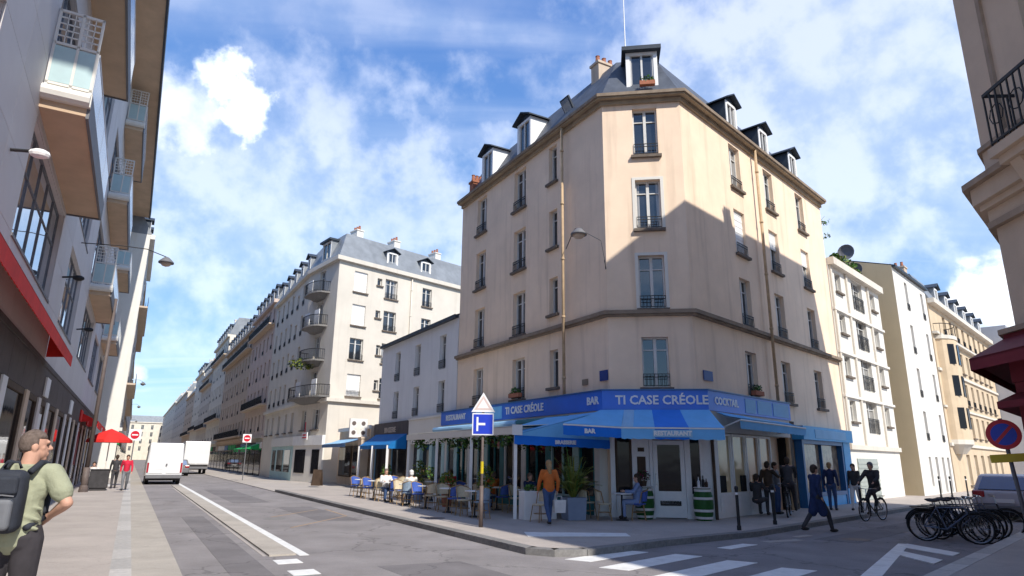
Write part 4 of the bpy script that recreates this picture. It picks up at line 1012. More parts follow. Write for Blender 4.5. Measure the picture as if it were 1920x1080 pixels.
for u in (2.3, 6.0, 10.5): chimney(cb, co, c1 + dR * u - nR * 1.6 + Zv * 18.8, rzR + math.pi/2, 1.0, .6, .9, 3, m_creamw)
pipe(cb, co, c1 + dR * 6.9, nR, 5.9, 16.4, .06, m_cream)
# its ground floor: white corner shop
def shopband(root, org, a, b, n, glasses, h=3.3, m=m_white, signm=m_white):
    W = (b - a).length; mid = (a + b) / 2; rz = rzn(n)
    mb = MB(); mb.box(-W/2, W/2, .0, .22, 2.6, h); part('sign_board', mb, signm, root, None, loc=mid - org, rz=rz)
    mb = MB(); mb.box(-W/2, W/2, .0, .12, ZS - .1, 2.59); o = part('shop_wall', mb, m, root, None, loc=mid - org, rz=rz)
    for x, w in glasses:
        mb = MB(); mb.box(x - w/2, x + w/2, .121, .15, .6, 2.3); part('pane', mb, G_dark, o)
shopband(cb, co, c0, c1, nch, ((1.3, 2.0), (-1.6, 1.3)), m=m_creamw)
shopband(cb, co, c0 + dL * 9, c0, nL, ((-2.5, 2.2), (.5, 2.4), (3.2, 1.3)), m=m_aqua, signm=m_creamw)
mb = MB(); mb.box(-.75, .75, .22, .25, 2.6, 2.95); mb.box(-.2, .2, .25, .27, 2.9, 4.2); 
t = thing('hanging_sign', 'pink and white shop sign above the white corner shop', 'sign', c0 + dch * 2.6 + nch * .3 + Zv * 3.0, rzn(nch))
mb = MB(); mb.box(-.5, .5, 0, .06, 0, .55); part('board', mb, m_signw, t); mb = MB(); mb.box(-.38, .38, .061, .08, .12, .2); mb.box(-.3, .3, .061, .08, .3, .4); part('stripe', mb, m_redc, t); mb = MB(); mb.tube([(0, .03, .55), (0, .03, 1.3)], .03, 6); part('post', mb, m_redc, t)

# ---- the rest of the row along the left street
def far_building(name, label, u0, u1, z, m, v=2.15, floors=5, dw=2.4, group=None, balc=(), side=1, m_roof=m_zinc, ground=m_dbrown, roofh=2.2, shutters=False, wdt=.9, dorm=True, minu=0):
    """side 1: right hand row (faces nL), side -1: left hand row"""
    n_ = nL if side == 1 else -nL
    a, b = (Lp(u1, v), Lp(u0, v)) if side == 1 else (Lp(u0, v), Lp(u1, v))
    W = u1 - u0; k = max(1, int(W / dw)); rects = []
    fh = (z - 3.9) / floors
    for f_ in range(floors):
        for i in range(k):
            rects.append((W * (i + .5) / k, 3.9 + fh * f_ + .35, wdt, fh * .62, K(kind='far', rail=(f_ + i) % 2 == 0 or f_ in balc, sill=False, shutter=.97 if shutters and R_.random() < .2 else 0)))
    root, org = building(name, label, 'apartment building', [(a, b, rects)], z, m, [b - n_ * 10, a - n_ * 10], group=group, cornice=(.35, .35), roof=('m', roofh, 1.0) if roofh else None, m_roof=m_roof, ledges=((3.55, .2, .25),))
    for f_ in balc:
        zz_ = 3.9 + fh * f_ + .1; mb = MB(); mb.box(-W/2 + .2, W/2 - .2, 0, .6, 0, .14); o = part('balcony', mb, m_tan, root, None, loc=(a + b) / 2 + Zv * zz_ - org, rz=rzn(n_))
        r = MB(); r.box(-W/2 + .2, W/2 - .2, .56, .59, .85, .9); 
        x = -W/2 + .2
        while x < W/2 - .2: r.box(x, x + .03, .56, .59, .14, .85); x += .16
        part('railing', r, m_iron, o)
    # ground floor
    G = 3; nb = max(2, int(W / 3.6))
    for i in range(nb):
        x = -W/2 + W * (i + .5) / nb; w_ = W / nb - .5; mm = (m_dark, ground, m_brown, m_teal, m_dbrown)[R_.randrange(5)]
        mb = MB(); mb.box(x - w_/2, x + w_/2, .0, .12, 2.55, 3.15); o = part('shop_sign', mb, (ground, m_creamw, m_brown, m_greens, m_bluef, m_tan)[R_.randrange(6)], root, None, loc=(a + b)/2 - org, rz=rzn(n_))
        mb = MB(); mb.box(x - w_/2, x + w_/2, .0, .06, .0, 2.54); part('shop_window', mb, G_dark, root, None, loc=(a + b)/2 - org, rz=rzn(n_))
    if dorm:
        for i in range(k): dormer(root, org, lerp(a, b, (i + .5) / k) - n_ * .12 + Zv * (z + .1), n_, .95, 1.4, 1.2, m_zdark)
    for i in range(max(1, int(W / 8))): chimney(root, org, lerp(a, b, (i + .15) / max(1, int(W / 8))) - n_ * 2.2 + Zv * (z + roofh - .2), rzn(n_), .6, 1.8, 1.3, 3, m_cream)
    return root, org
gA = 'far apartment buildings along the right side of the street'
far_building('pink_apartment_building', 'pinkish stone apartment building just beyond the cream balconied one', 51.55, 66, 17.5, mat('pinkish_stone', (.62, .49, .42), .9, .1, .8, streak=.25), group=gA, balc=(1, 4))
far_building('tan_apartment_building', 'dull tan apartment building with dark arched ground floor further down the street', 66.05, 92, 16.9, m_tan, group=gA, balc=(0, 4))
mg1 = mat('warm_grey_stone', (.6, .54, .47), .9, .1, .8, streak=.3); mg2 = mat('pale_cream_stone', (.70, .64, .54), .9, .08, .8, streak=.2)
far_building('stone_apartment_building', 'taller pale stone building with a rounded top, past the tan one', 92.05, 112, 20.3, mg2, group=gA, balc=(1, 4), roofh=2.8)
far_building('stone_apartment_building', 'warm grey building after the taller pale one', 112.05, 132, 17.0, mg1, group=gA, balc=(1, 4))
far_building('stone_apartment_building', 'bright cream building half way to the vanishing point', 132.05, 150, 19.0, mg2, group=gA, balc=(1,), dw=3)
far_building('stone_apartment_building', 'tan building before the last long block', 150.05, 176, 16.2, m_tan, group=gA, balc=(1,), dw=3, dorm=False)
far_building('stone_apartment_building', 'long warm grey block near the end of the street', 176.05, 230, 18.5, mg1, group=gA, dw=4, dorm=False)
far_building('stone_apartment_building', 'last pale block closing the right side of the street', 230.05, 330, 19.5, mg2, group=gA, dw=6, dorm=False)
t, o_ = building('stone_apartment_building', 'pale block closing the view at the very end of the street', 'apartment building', [(Lp(335, 26), Lp(335, -12), [(4 + 4 * i, 4 + 3.2 * j, 1.1, 2, K(kind='far', rail=False, sill=False)) for i in range(8) for j in range(4)])], 17, mg2, [Lp(345, -12), Lp(345, 26)], cornice=(.4, .4), roof=('m', 3, 2), m_roof=m_zinc)
# green shop awnings and signs under the row
for k, (u, lab) in enumerate(((39.5 + 13.0, 'green awning of the shop just past the cream building'), (58, 'green awning further down the street'))):
    a0_, a1_, b0_, b1_ = Lp(u + 3.4, 2.3, 3.0), Lp(u, 2.3, 3.0), Lp(u + 3.4, 3.5, 2.5), Lp(u, 3.5, 2.5)
    awning('awning', lab, a0_, [([a0_, a1_, b1_, b0_], m_greens), ([a1_, Lp(u, 2.3, 2.4), b1_], m_greens)], [(b0_, b1_, .3, m_greens)])

# ================================================================== MODERN BUILDING ON THE LEFT (camera side)
FV = 15.8                      # its facade plane in the street frame
def Mp(u, o, z=0): return Lp(u, o, z)
nM = -nL; rzM = rzn(nM)
U0, U1, ZM = -14.0, 41.0, 20.9
wins = []   # u centre, z, w, h
cols_ = [(-8.6, 6.0), (1.6, 6.6), (10.4, 5.0), (19.6, 6.4), (28.4, 5.0), (36.6, 5.2)]
for uc, wd in cols_:
    for z, h in ((5.85, 2.5), (9.5, 2.6), (14.1, 2.6)):
        wins.append((uc - U0, z, wd, h, None))
mod, mo = building('modern_apartment_building', 'modern lilac grey clad building with projecting brown bottomed balconies', 'apartment building',
    [(Mp(U0, FV), Mp(U1, FV), wins)], ZM, m_lilac2, [Mp(U1, FV + 10), Mp(U0, FV + 10)], cornice=None)
for uc, z, wd, h, _ in wins:
    P0 = Mp(uc + U0, FV, z); tall = wd > 5.5
    f = MB(); t = .045; y = -.12; n_ = 5 if tall else 4
    f.box(-wd/2, wd/2, y - .02, y + .02, 0, t); f.box(-wd/2, wd/2, y - .02, y + .02, h - t, h); f.box(-wd/2, wd/2, y - .015, y + .015, h * .62, h * .62 + .03)
    for i in range(n_ + 1):
        x = -wd/2 + t/2 + (wd - t) * i / n_; f.box(x - t/2, x + t/2, y - .02, y + .02, t, h - t)
    o = part('window', f, m_packg, mod, None, loc=P0 - mo, rz=rzM)
    g = MB(); g.box(-wd/2, wd/2, y - .03, y - .01, .02, h - .02); part('pane', g, G_sky, o)
    s = MB(); s.box(-wd/2 - .03, wd/2 + .03, -.2, .06, -.07, -.002); part('sill', s, m_bumper, o)
# cladding panels
pc = {}
def panel(u0, u1, z0, z1, nm='cladding_panel', m=m_lilac, d=.035):
    if u1 - u0 < .06 or z1 - z0 < .06: return
    k = (round(u1 - u0, 2), round(z1 - z0, 2), nm, m.name)
    if k not in pc:
        mb = MB(); mb.box(-k[0]/2 + .006, k[0]/2 - .006, .004, d, .006, k[1] - .006); pc[k] = mb.mesh(nm, m)
    obj(nm, pc[k], mod, Mp((u0 + u1) / 2, FV, z0) - mo, rzM)
zrows = [5.78, 6.9, 8.4, 9.46, 10.9, 12.15, 13.6, 14.05, 15.5, 16.75, 18.2]
holes = [(uc + U0 - wd/2, uc + U0 + wd/2, z, z + h) for uc, z, wd, h, _ in wins]
zl = sorted({4.35, 5.84, 8.36, 9.49, 12.11, 14.09, 16.71, 18.4, 20.3} )
zl2 = []
for a, b in zip(zl[:-1], zl[1:]):
    k = max(1, round((b - a) / 1.3)); zl2 += [a + (b - a) * i / k for i in range(k)]
zl2.append(zl[-1])
u = -10.0
edges = sorted({-10.0} | {round(x, 3) for h in holes for x in h[:2] if x > -10 } | {U1})
us2 = []
for a, b in zip(edges[:-1], edges[1:]):
    k = max(1, round((b - a) / 1.6)); us2 += [a + (b - a) * i / k for i in range(k)]
us2.append(U1)
npan = 0
for za, zb in zip(zl2[:-1], zl2[1:]):
    for ua, ub in zip(us2[:-1], us2[1:]):
        cu, cz = (ua + ub) / 2, (za + zb) / 2
        if cu > 24 or (cz > 9.5 and cu > 12): continue
        if any(h[0] < cu < h[1] and h[2] < cz < h[3] for h in holes): continue
        if npan < 290: panel(ua, ub, za, zb); npan += 1
# fascia, sign band, shopfronts
mb = MB(); mb.box(-(U1-U0)/2, (U1-U0)/2, 0, .12, 4.2, 4.34); part('fascia_trim', mb, m_brown, mod, None, loc=Mp((U0+U1)/2, FV) - mo, rz=rzM)
u = -12.0
while u < 40:
    w_ = 2.1; mb = MB(); mb.box(-w_/2 + .01, w_/2 - .01, 0, .1, 3.3, 4.19); part('sign_board_panel', mb, m_brown, mod, None, loc=Mp(u + w_/2, FV) - mo, rz=rzM); u += w_
mats5 = [m_maroon, m_panel, m_dark, m_grey, m_dbrown, m_maroon, m_grey]
u = -11.0; i = 0
while u < 39:
    w_ = (2.9, 2.0, 1.6, 2.5)[i % 4]
    f = MB(); f.box(-w_/2, -w_/2 + .1, 0, .1, ZS, 3.29); f.box(w_/2 - .1, w_/2, 0, .1, ZS, 3.29); f.box(-w_/2 + .1, w_/2 - .1, 0, .1, 3.15, 3.29); f.box(-w_/2 + .1, w_/2 - .1, 0, .1, ZS, .5)
    o = part('shop_window', f, m_dbrown, mod, None, loc=Mp(u + w_/2, FV) - mo, rz=rzM)
    g = MB(); g.box(-w_/2 + .1, w_/2 - .1, .02, .05, .5, 3.15); part('pane', g, G_dark if i % 3 else mat('curtained_glass', (.28, .24, .21), .15, .3, 2, spec=.8), o)
    if i % 3 == 0: q = MB(); q.box(-w_/2 + .25, w_/2 - .25, .051, .07, 1.2, 2.9); part('poster', q, mats5[i % 7], o)
    p = MB(); p.box(-.3, .3, 0, .14, ZS, 3.29); part('pier', p, (m_grey, m_tan, m_lilac)[i % 3], mod, None, loc=Mp(u + w_ + .32, FV) - mo, rz=rzM)
    u += w_ + .64; i += 1
for u_, w_, m_ in ((7.5, 1.0, m_signw), (24, 1.6, m_red), (30, 1.6, m_red), (17, 1.2, m_grey)):
    mb = MB(); mb.box(-w_/2, w_/2, .11, .16, 3.4, 3.95); part('sign', mb, m_, mod, None, loc=Mp(u_, FV) - mo, rz=rzM)
# balconies: slab, frosted end panel, grille above it, front panels, railing, brown underside
def mod_balcony(u0, u1, z, v0, full=True):
    L = u1 - u0; D = FV - v0
    org_ = Mp(u0, FV, z) - mo
    mb = MB(); mb.box(-L, 0, .01, D - .06, .02, .40); o = part('balcony', mb, m_soffit, mod, None, loc=org_, rz=rzM)
    # local -x runs away down the street (rzM turns +x to -dL)
    e = MB(); e.box(-L, .0, D - .06, D, -.02, .5); e.box(-L - .05, -L, .0, D, -.02, .5); part('slab_edge', e, m_bumper, o)
    e = MB(); e.box(0.0, .1, .01, D, .2, .5); e.tube([(.06, .02, .35), (.06, D - .02, .35)], .16, 10); part('slab_end', e, m_creamw, o, smooth=False)
    e = MB(); e.box(.02, .05, .1, D - .08, .62, 1.45); part('end_panel', e, m_frost, o)
    e = MB()
    for zz2 in (.55, 1.48, 2.25): e.box(.015, .065, .05, D - .03, zz2, zz2 + .055)
    for yy in (.05, D * .52, D - .08): e.box(.015, .065, yy, yy + .05, .5, 2.3)
    for kz in range(1, 5):
        zz2 = 1.535 + .145 * kz; e.box(.03, .05, .1, D - .08, zz2, zz2 + .03)
    for ky in range(1, 6): 
        yy = .1 + (D - .18) * ky / 6; e.box(.03, .05, yy, yy + .018, 1.53, 2.25)
    part('end_grille', e, m_creamw, o)
    nf = max(2, int(L / 1.4)); m2 = mat('bluish_glass_panel', (.30, .36, .42), .15, .08, 2, spec=.8)
    for i in range(nf):
        e = MB(); a = -L + L * i / nf; e.box(a + .04, a + L / nf - .04, D - .05, D - .02, .6, 1.42); part('front_panel', e, m2, o)
    e = MB(); e.box(-L, 0, D - .06, D - .01, 1.45, 1.5)
    for i in range(nf + 1): a = -L + L * i / nf; e.box(a - .02, a + .02, D - .06, D - .02, .5, 1.45)
    part('railing', e, m_white, o)
    return o
V1 = 14.9
for u0, u1, zz_ in ((-1.8, 5.1, 8.5), (-1.8, 7.0, 13.45), (16.8, 24.1, 8.62), (17.6, 25.6, 13.3), (20.0, 27.5, 18.3)):
    mod_balcony(u0, u1, zz_, V1)
mod_balcony(31.5, 37.5, 8.6, V1); mod_balcony(31.5, 37.5, 13.3, V1)
# roof slab
mb = MB(); mb.box(-(U1 + 1.4 - U0), 0, -10, FV - 14.52, 0, .35); part('roof', mb, m_soffit, mod, None, loc=Mp(U0, FV, ZM) - mo, rz=rzM)
mb = MB(); mb.box(-(U1 + 1.4 - U0), 0, FV - 14.52, FV - 14.42, -.08, .45); part('roof_edge', mb, m_zdark, mod, None, loc=Mp(U0, FV, ZM) - mo, rz=rzM)
# flood lamps on brackets
for u_, z_ in ((-3.3, 6.9), (6.8, 7.0), (14.2, 6.6)):
    t = thing('wall_lamp', 'small %s flood lamp on a bracket of the modern facade, %s window' % (('white', 'black', 'dark grey')[(-3.3, 6.8, 14.2).index(u_)], ('before big', 'after big', 'far past big')[(-3.3, 6.8, 14.2).index(u_)]), 'wall lamp', Mp(u_, FV - .04, z_), rzM)
    mb = MB(); mb.tube([(0, 0, 0), (0, .3, .05)], .03, 6); part('bracket', mb, m_iron, t); mb = MB(); mb.ball((0, .42, .03), (.11, .17, .09), 10, 6); part('lamp_head', mb, m_white if u_ < 0 else m_iron, t)
# red awning
e0, e1 = Mp(-9.5, FV - .05, 5.3), Mp(6.6, FV - .05, 5.3); f0, f1 = Mp(-9.5, FV - .7, 4.55), Mp(6.6, FV - .7, 4.55)
e0.z = 5.3
awning('awning', 'bright red awning on the fascia of the modern building at left', e0, [([e0, e1, f1, f0], m_red), ([e1, Mp(6.6, FV - .05, 4.5), f1], m_red)], [(f1, f0, .3, m_red)])
# red shop canopies further on
for u_, lab in ((24.5, 'red canopy under the fascia behind the lamp post'), (31.5, 'dark red canopy further along the left pavement')):
    e0, e1 = Mp(u_, FV - .02, 3.9), Mp(u_ + 5, FV - .02, 3.9); f0, f1 = Mp(u_, FV - .9, 3.45), Mp(u_ + 5, FV - .9, 3.45)
    awning('awning', lab, e0, [([e0, e1, f1, f0], m_red), ([e0, f0, Mp(u_, FV - .02, 3.4)], m_red)], [(f1, f0, .35, m_red)])
# rest of the left row
gB = 'far apartment buildings along the left side of the street'
far_building('white_apartment_building', 'white apartment building beyond the modern one on the left', 42.5, 58, 19.5, m_creamw, v=14.2, side=-1, group=gB, balc=(1, 3), m_roof=m_zinc, roofh=2)
far_building('white_apartment_building', 'tan apartment building past the white one on the left', 58.05, 90, 19.0, m_tan, v=14.5, side=-1, group=gB, balc=(1, 4))
far_building('white_apartment_building', 'pale block past the tan one on the left', 90.05, 150, 18.5, mg2, v=15.2, side=-1, group=gB, balc=(1,), dw=4, dorm=False)
far_building('white_apartment_building', 'farthest block of the left row', 150.05, 330, 18, mg1, v=15.2, side=-1, group=gB, dw=7, dorm=False)

# ================================================================== BUILDING AT THE NEAR RIGHT
P0 = Vector((7.65, 9.63, 0)); P1 = Vector((7.36, 5.5, 0))
rr = []
WR = (Rp(9.2, 8.96) - P0).length
for z, h in ((6.4, 2.0), (9.4, 2.0), (12.4, 2.0), (15.4, 2.0)):
    for k in range(5): rr.append((1.8 + k * 3.0, z, 1.1, h, K(kind='french')))
nrc = Vector(((P1 - P0).y, -(P1 - P0).x, 0)).normalized(); dch2 = (P1 - P0).normalized()
rc = [(1.95, 6.75, 1.2, 2.15, K(kind='french', rail=False, sill=False)), (1.95, 10.3, 1.2, 2.1, K(kind='french', rail=False, sill=False)), (1.95, 13.6, 1.2, 2.1, K(kind='french'))]
P2 = P1 - dL * 16
m_rb = mat('warm_limestone', (.60, .46, .34), .9, .12, .7, .2, 30, streak=.22)
rb, rbo = building('limestone_corner_building', 'warm brown limestone corner building at the right edge with heavy cornice', 'apartment building',
    [(Rp(9.2, 8.96), P0, rr), (P0, P1, rc), (P1, P2, [])], 18.7, m_rb, [P2 + dR * 12, Rp(9.2, 20)], cornice=(.3, .4), roof=None)
def rband2(nm, v, za, zb, mm, ln=[Rp(9.2, 8.96), P0, P1, P2]):
    bb = MB(); a = offs(ln, v, za); b = offs(ln, -.01, za)
    for i in range(len(a) - 1):
        q = [a[i], a[i+1], b[i+1], b[i]]; bb.prism([(x.x, x.y) for x in q], za, zb)
    return part(nm, bb, mm, rb, rbo)
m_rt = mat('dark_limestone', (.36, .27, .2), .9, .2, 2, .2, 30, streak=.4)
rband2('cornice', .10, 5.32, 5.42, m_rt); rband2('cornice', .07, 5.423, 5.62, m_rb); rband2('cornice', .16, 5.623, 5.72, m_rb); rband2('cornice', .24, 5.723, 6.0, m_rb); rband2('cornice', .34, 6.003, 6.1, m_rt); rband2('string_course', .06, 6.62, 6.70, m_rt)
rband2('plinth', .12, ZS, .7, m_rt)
# shallow pilaster and panel joints of the chamfer
for s_ in (.48, .52): 
    mb = MB(); mb.box(-.02, .02, -.002, .05, 6.72, 17.8); part('moulding', mb, m_rt, rb, None, loc=P0 + dch2 * (s_ + .1) - rbo, rz=rzn(nrc))
# brackets, balcony and window on the chamfer
for zb in (6.1, 9.6):
    p = P0 + dch2 * 1.95
    mb = MB(); mb.box(-1.1, 1.1, 0, .5, zb + .01, zb + .16); mb.box(-1.02, 1.02, 0, .42, zb - .12, zb + .008); o = part('balcony', mb, m_rb, rb, None, loc=p - rbo, rz=rzn(nrc))
    mb = MB(); mb.box(-1.05, 1.05, .44, .47, zb + 1.0, zb + 1.05); mb.box(-1.05, 1.05, .44, .47, zb + .22, zb + .25)
    for k in range(17): x = -1.04 + 2.08 * k / 16; mb.box(x - .01, x + .01, .445, .465, zb + .16, zb + 1.0)
    for sx in (-1.05, 1.03): mb.box(sx, sx + .02, 0, .44, zb + 1.0, zb + 1.05); mb.box(sx, sx + .02, .1, .12, zb + .16, zb + 1.0); mb.box(sx, sx + .02, .28, .3, zb + .16, zb + 1.0)
    for k in range(5):
        x = -.84 + .42 * k; mb.tube([(x + .15 * math.cos(a * .785), .455, zb + .62 + .15 * math.sin(a * .785)) for a in range(8)], .01, 4, 0, True)
    part('railing', mb, m_iron, o)
    for sx in (-.8, .8):
        mb = MB(); mb.add([(sx - .11, 0, zb - .7), (sx + .11, 0, zb - .7), (sx + .11, .12, zb - .66), (sx - .11, .12, zb - .66), (sx - .11, 0, zb - .125), (sx + .11, 0, zb - .125), (sx + .11, .36, zb - .125), (sx - .11, .36, zb - .125)], [(0,1,2,3),(4,5,6,7),(0,1,5,4),(1,2,6,5),(2,3,7,6),(3,0,4,7)])
        part('bracket', mb, m_rb, o)
# chimneys that break its roof line (their shadows fall on the peach building)
for u_, w_, h_ in ((.9, .55, .75), (5.2, .9, .5)): chimney(rb, rbo, Rp(u_, 9.3, 18.7), rzR, w_, .5, h_, 3, m_rb)
# cafe at its foot
caf = thing('corner_cafe_front', 'dark red cafe front with peaked canopy at the right edge', 'cafe front', P0 + Vector((0, 0, 0)))
cline = [P0 + dR * 6, P0, P0 + dch2 * 4.1]
cline = [Vector((p.x, p.y, 0)) for p in cline]
def cband(nm, v0, v1, za, zb, mm):
    bb = MB(); a = offs(cline, v0, za); b = offs(cline, v1, za); a2 = offs(cline, v0, zb); b2 = offs(cline, v1, zb)
    for i in range(len(a) - 1):
        bb.add([a[i], a[i+1], b[i+1], b[i], a2[i], a2[i+1], b2[i+1], b2[i]], [(0,1,2,3),(4,5,6,7),(0,1,5,4),(1,2,6,5),(2,3,7,6),(3,0,4,7)])
    return part(nm, bb, mm, caf, P0)
cband('fascia', .16, .005, 2.9, 3.62, m_maroon); cband('shop_wall', .13, .005, ZS, 2.897, m_maroon); cband('fascia_cap', .22, .005, 3.623, 3.7, m_rt)
a_ = offs(cline, .17, 3.56); b_ = offs(cline, .62, 3.28)
mb = MB()
for i in range(2):
    mb.add([a_[i], a_[i+1], b_[i+1], b_[i]] + [p - Zv * .03 for p in (a_[i], a_[i+1], b_[i+1], b_[i])], [(0,1,2,3),(4,5,6,7),(0,1,5,4),(1,2,6,5),(2,3,7,6),(3,0,4,7)])
part('canopy', mb, m_maroon, caf, P0)
mb = MB()
b2_ = offs(cline, .62, 3.1)
for i in range(2): mb.add([b_[i], b_[i+1], b2_[i+1], b2_[i]], [(0,1,2,3)])
part('valance', mb, m_maroon, caf, P0)
a_ = offs(cline, .13, 2.75); b_ = offs(cline, .38, 2.62)
mb = MB()
for i in range(2): mb.add([a_[i], a_[i+1], b_[i+1], b_[i]] + [p - Zv * .1 for p in (a_[i], a_[i+1], b_[i+1], b_[i])], [(0,1,2,3),(4,5,6,7),(0,1,5,4),(1,2,6,5),(2,3,7,6),(3,0,4,7)])
part('lower_canopy', mb, m_maroon, caf, P0)

# ================================================================== RIGHT STREET ROW
# white building with recessed balconies
b2x0, b2x1 = 13.78, 21.9
r2 = []
for z in (3.3, 5.45, 7.55, 9.65):
    r2.append((15.0 - b2x0, z + .35, .85, 1.0, K(kind='french', rail=False, sill=True))); r2.append((17.95 - b2x0, z - .15, 1.75, 1.65, K(kind='tall', rail=True, sill=False)))
    r2.append((20.6 - b2x0, z + .35, .85, 1.0, K(kind='french', rail=False, sill=True)))
w2, w2o = building('white_apartment_building', 'sunlit cream white building with framed balconies next to the blue shop', 'apartment building',
    [(Rp(b2x0, .05), Rp(b2x1, .05), r2)], 11.55, m_creamw, [Rp(b2x1, -9), Rp(b2x0, -9)], cornice=(.3, .35), roof=None, ledges=((2.35, .12, .22),), mtrim=m_cream)
for u_ in (13.95, 16.2, 19.7):
    mb = MB(); mb.box(-.1, .1, 0, .09, 2.58, 11.18); part('pilaster', mb, m_cream, w2, None, loc=Rp(u_, .05) - w2o, rz=rzR)
for z in (4.75, 6.85, 8.95):
    mb = MB(); mb.box(-4.05, 4.05, 0, .11, z, z + .12); part('floor_band', mb, m_creamw, w2, None, loc=Rp(17.84, .05) - w2o, rz=rzR)
mb = MB(); mb.box(-1.5, 1.5, 0, .05, .0, 1.95)
for k in range(9): mb.box(-1.5, 1.5, .05, .07, .1 + k * .2, .2 + k * .2)
part('garage_door', mb, mat('grey_green_door', (.35, .38, .35), .6, .08, 3), w2, None, loc=Rp(16.1, .05) - w2o, rz=rzR)
# rooftop terrace plants, dish and dark penthouse
t = thing('roof_plants', 'yellow green bushes growing on the roof terrace of the white building', 'plants', Rp(18.5, -.7, 11.6))
mb = MB()
for du, dz, s_ in ((0, .2, .9), (.9, .1, 1.0), (1.8, 0, .8), (-.9, .35, .6)): leafblob(mb, Vector(dR) * du + Zv * (.5 + dz), (s_ * .6, s_ * .6, .7 * s_), 170, .22, 2)
part('foliage', mb, [m_leaf2, m_leaf], t, kind='stuff')
mb = MB()
for du, h_ in ((-.9, .6), (0, .6), (.9, .7), (1.8, .5)): mb.tube([dR * du, dR * du + Zv * h_], .03, 5)
part('stems', mb, m_bamboo, t, kind='stuff')
t = thing('slender_tree', 'thin airy tree standing on the roof terrace above the white building', 'tree', Rp(17.0, -1.4, 11.6))
mb = MB(); mb.tube([(0, 0, 0), (.05, 0, 1.4), (0, .1, 3.0)], [.05, .035, .015], 6)
for a in range(6): mb.tube([(0, .05, 1.6 + a * .22), (.6 * math.cos(a * 1.1), .6 * math.sin(a * 1.1), 2.3 + a * .2)], [.018, .006], 4)
part('trunk', mb, m_bamboo, t)
mb = MB()
for a in range(9): leafblob(mb, (.6 * math.cos(a * 1.1), .6 * math.sin(a * 1.1), 2.3 + a * .13), (.3, .3, .18), 22, .15, 2)
part('crown', mb, [m_leaf2, m_leaf], t, kind='stuff')
t = thing('roof_hut', 'small dark rooftop hut beside the bushes', 'roof hut', Rp(14.6, -2.6, 11.55), rzR)
mb = MB(); mb.box(-.5, .5, -.5, .5, 0, 2.3); part('wall', mb, m_dbrown, t); mb = MB(); mb.box(-.6, .6, -.6, .6, 2.303, 2.4); part('roof', mb, m_zdark, t)
t = thing('roof_hut', 'long dark penthouse roof behind the satellite dish', 'roof hut', Rp(21.4, -3.4, 11.6), rzR)
mb = MB(); mb.box(-2.4, 2.0, -.8, .8, 0, 1.5); part('wall', mb, m_dbrown, t); mb = MB(); mb.box(-2.5, 2.1, -.9, .9, 1.503, 1.62); part('roof', mb, m_zdark, t)
t = thing('satellite_dish', 'dark round satellite dish on a mast on the roof', 'satellite dish', Rp(21.6, -1.2, 12.0), rzn(-dR))
mb = MB(); mb.tube([(0, 0, 0), (0, 0, 1.9)], .035, 6); part('mast', mb, m_pole, t)
mb = MB(); mb.lathe([(.02, 0), (.3, .05), (.48, .14), (.47, .15), (.3, .07), (.02, .02)], 16, 0, (0, .1, 1.95), 'y'); part('dish', mb, m_bumper, t)
t = thing('satellite_dish', 'lower of the two dark dishes, nearer the gable', 'satellite dish', Rp(22.3, -1.0, 12.0), rzn(-dR))
mb = MB(); mb.tube([(0, 0, 0), (0, 0, .9)], .035, 6); part('mast', mb, m_pole, t)
mb = MB(); mb.lathe([(.02, 0), (.25, .05), (.4, .12), (.39, .13), (.25, .07), (.02, .02)], 16, 0, (0, .1, 1.0), 'y'); part('dish', mb, m_bumper, t)
# white fronted building with the blank ochre gable
r3 = []
for z, h in ((3.05, 1.7), (5.55, 1.75), (8.15, 1.8), (10.85, 1.8)):
    for u_ in (25.95, 29.8): r3.append((u_ - 23.3, z, .62, h, K(kind='narrow', rail=True, sill=False)))
r3 += [(2.3, .5, .5, 1.65, K(kind='narrow', rail=False, sill=False)), (3.9, .1, .6, 2.05, K(kind='narrow', rail=False, sill=False)), (5.5, .1, .6, 2.05, K(kind='narrow', rail=False, sill=False)), (6.9, .1, .6, 2.05, K(kind='narrow', rail=False, sill=False))]
w3, w3o = building('gabled_white_building', 'narrow white fronted building with a tall blank ochre side wall', 'apartment building',
    [(Rp(23.3, .65), Rp(31.0, .65), r3)], 13.2, m_creamw, [Rp(31.0, -9), Rp(23.303, -9)], cornice=(.2, .12), roof=('m', 1.0, 3.0), m_roof=m_zdark, mtrim=m_zdark)
sd_ = MB(); n_ = -dR
pts = [Rp(23.298, .64, 0), Rp(23.298, -9, 0), Rp(23.298, -9, 13.6), Rp(23.298, -2.6, 14.2), Rp(23.298, .64, 13.2)]
sd_.add(pts + [p - n_ * .1 for p in pts], [(0,1,2,3,4), (9,8,7,6,5), (0,1,6,5), (1,2,7,6), (2,3,8,7), (3,4,9,8), (4,0,5,9)]); 
part('side_wall', sd_, m_yel, w3, w3o, label='tall blank ochre side wall')
chimney(w3, w3o, Rp(30.2, -1.2, 13.0), rzR + math.pi/2, 2.2, .7, 1.7, 6, m_tan)
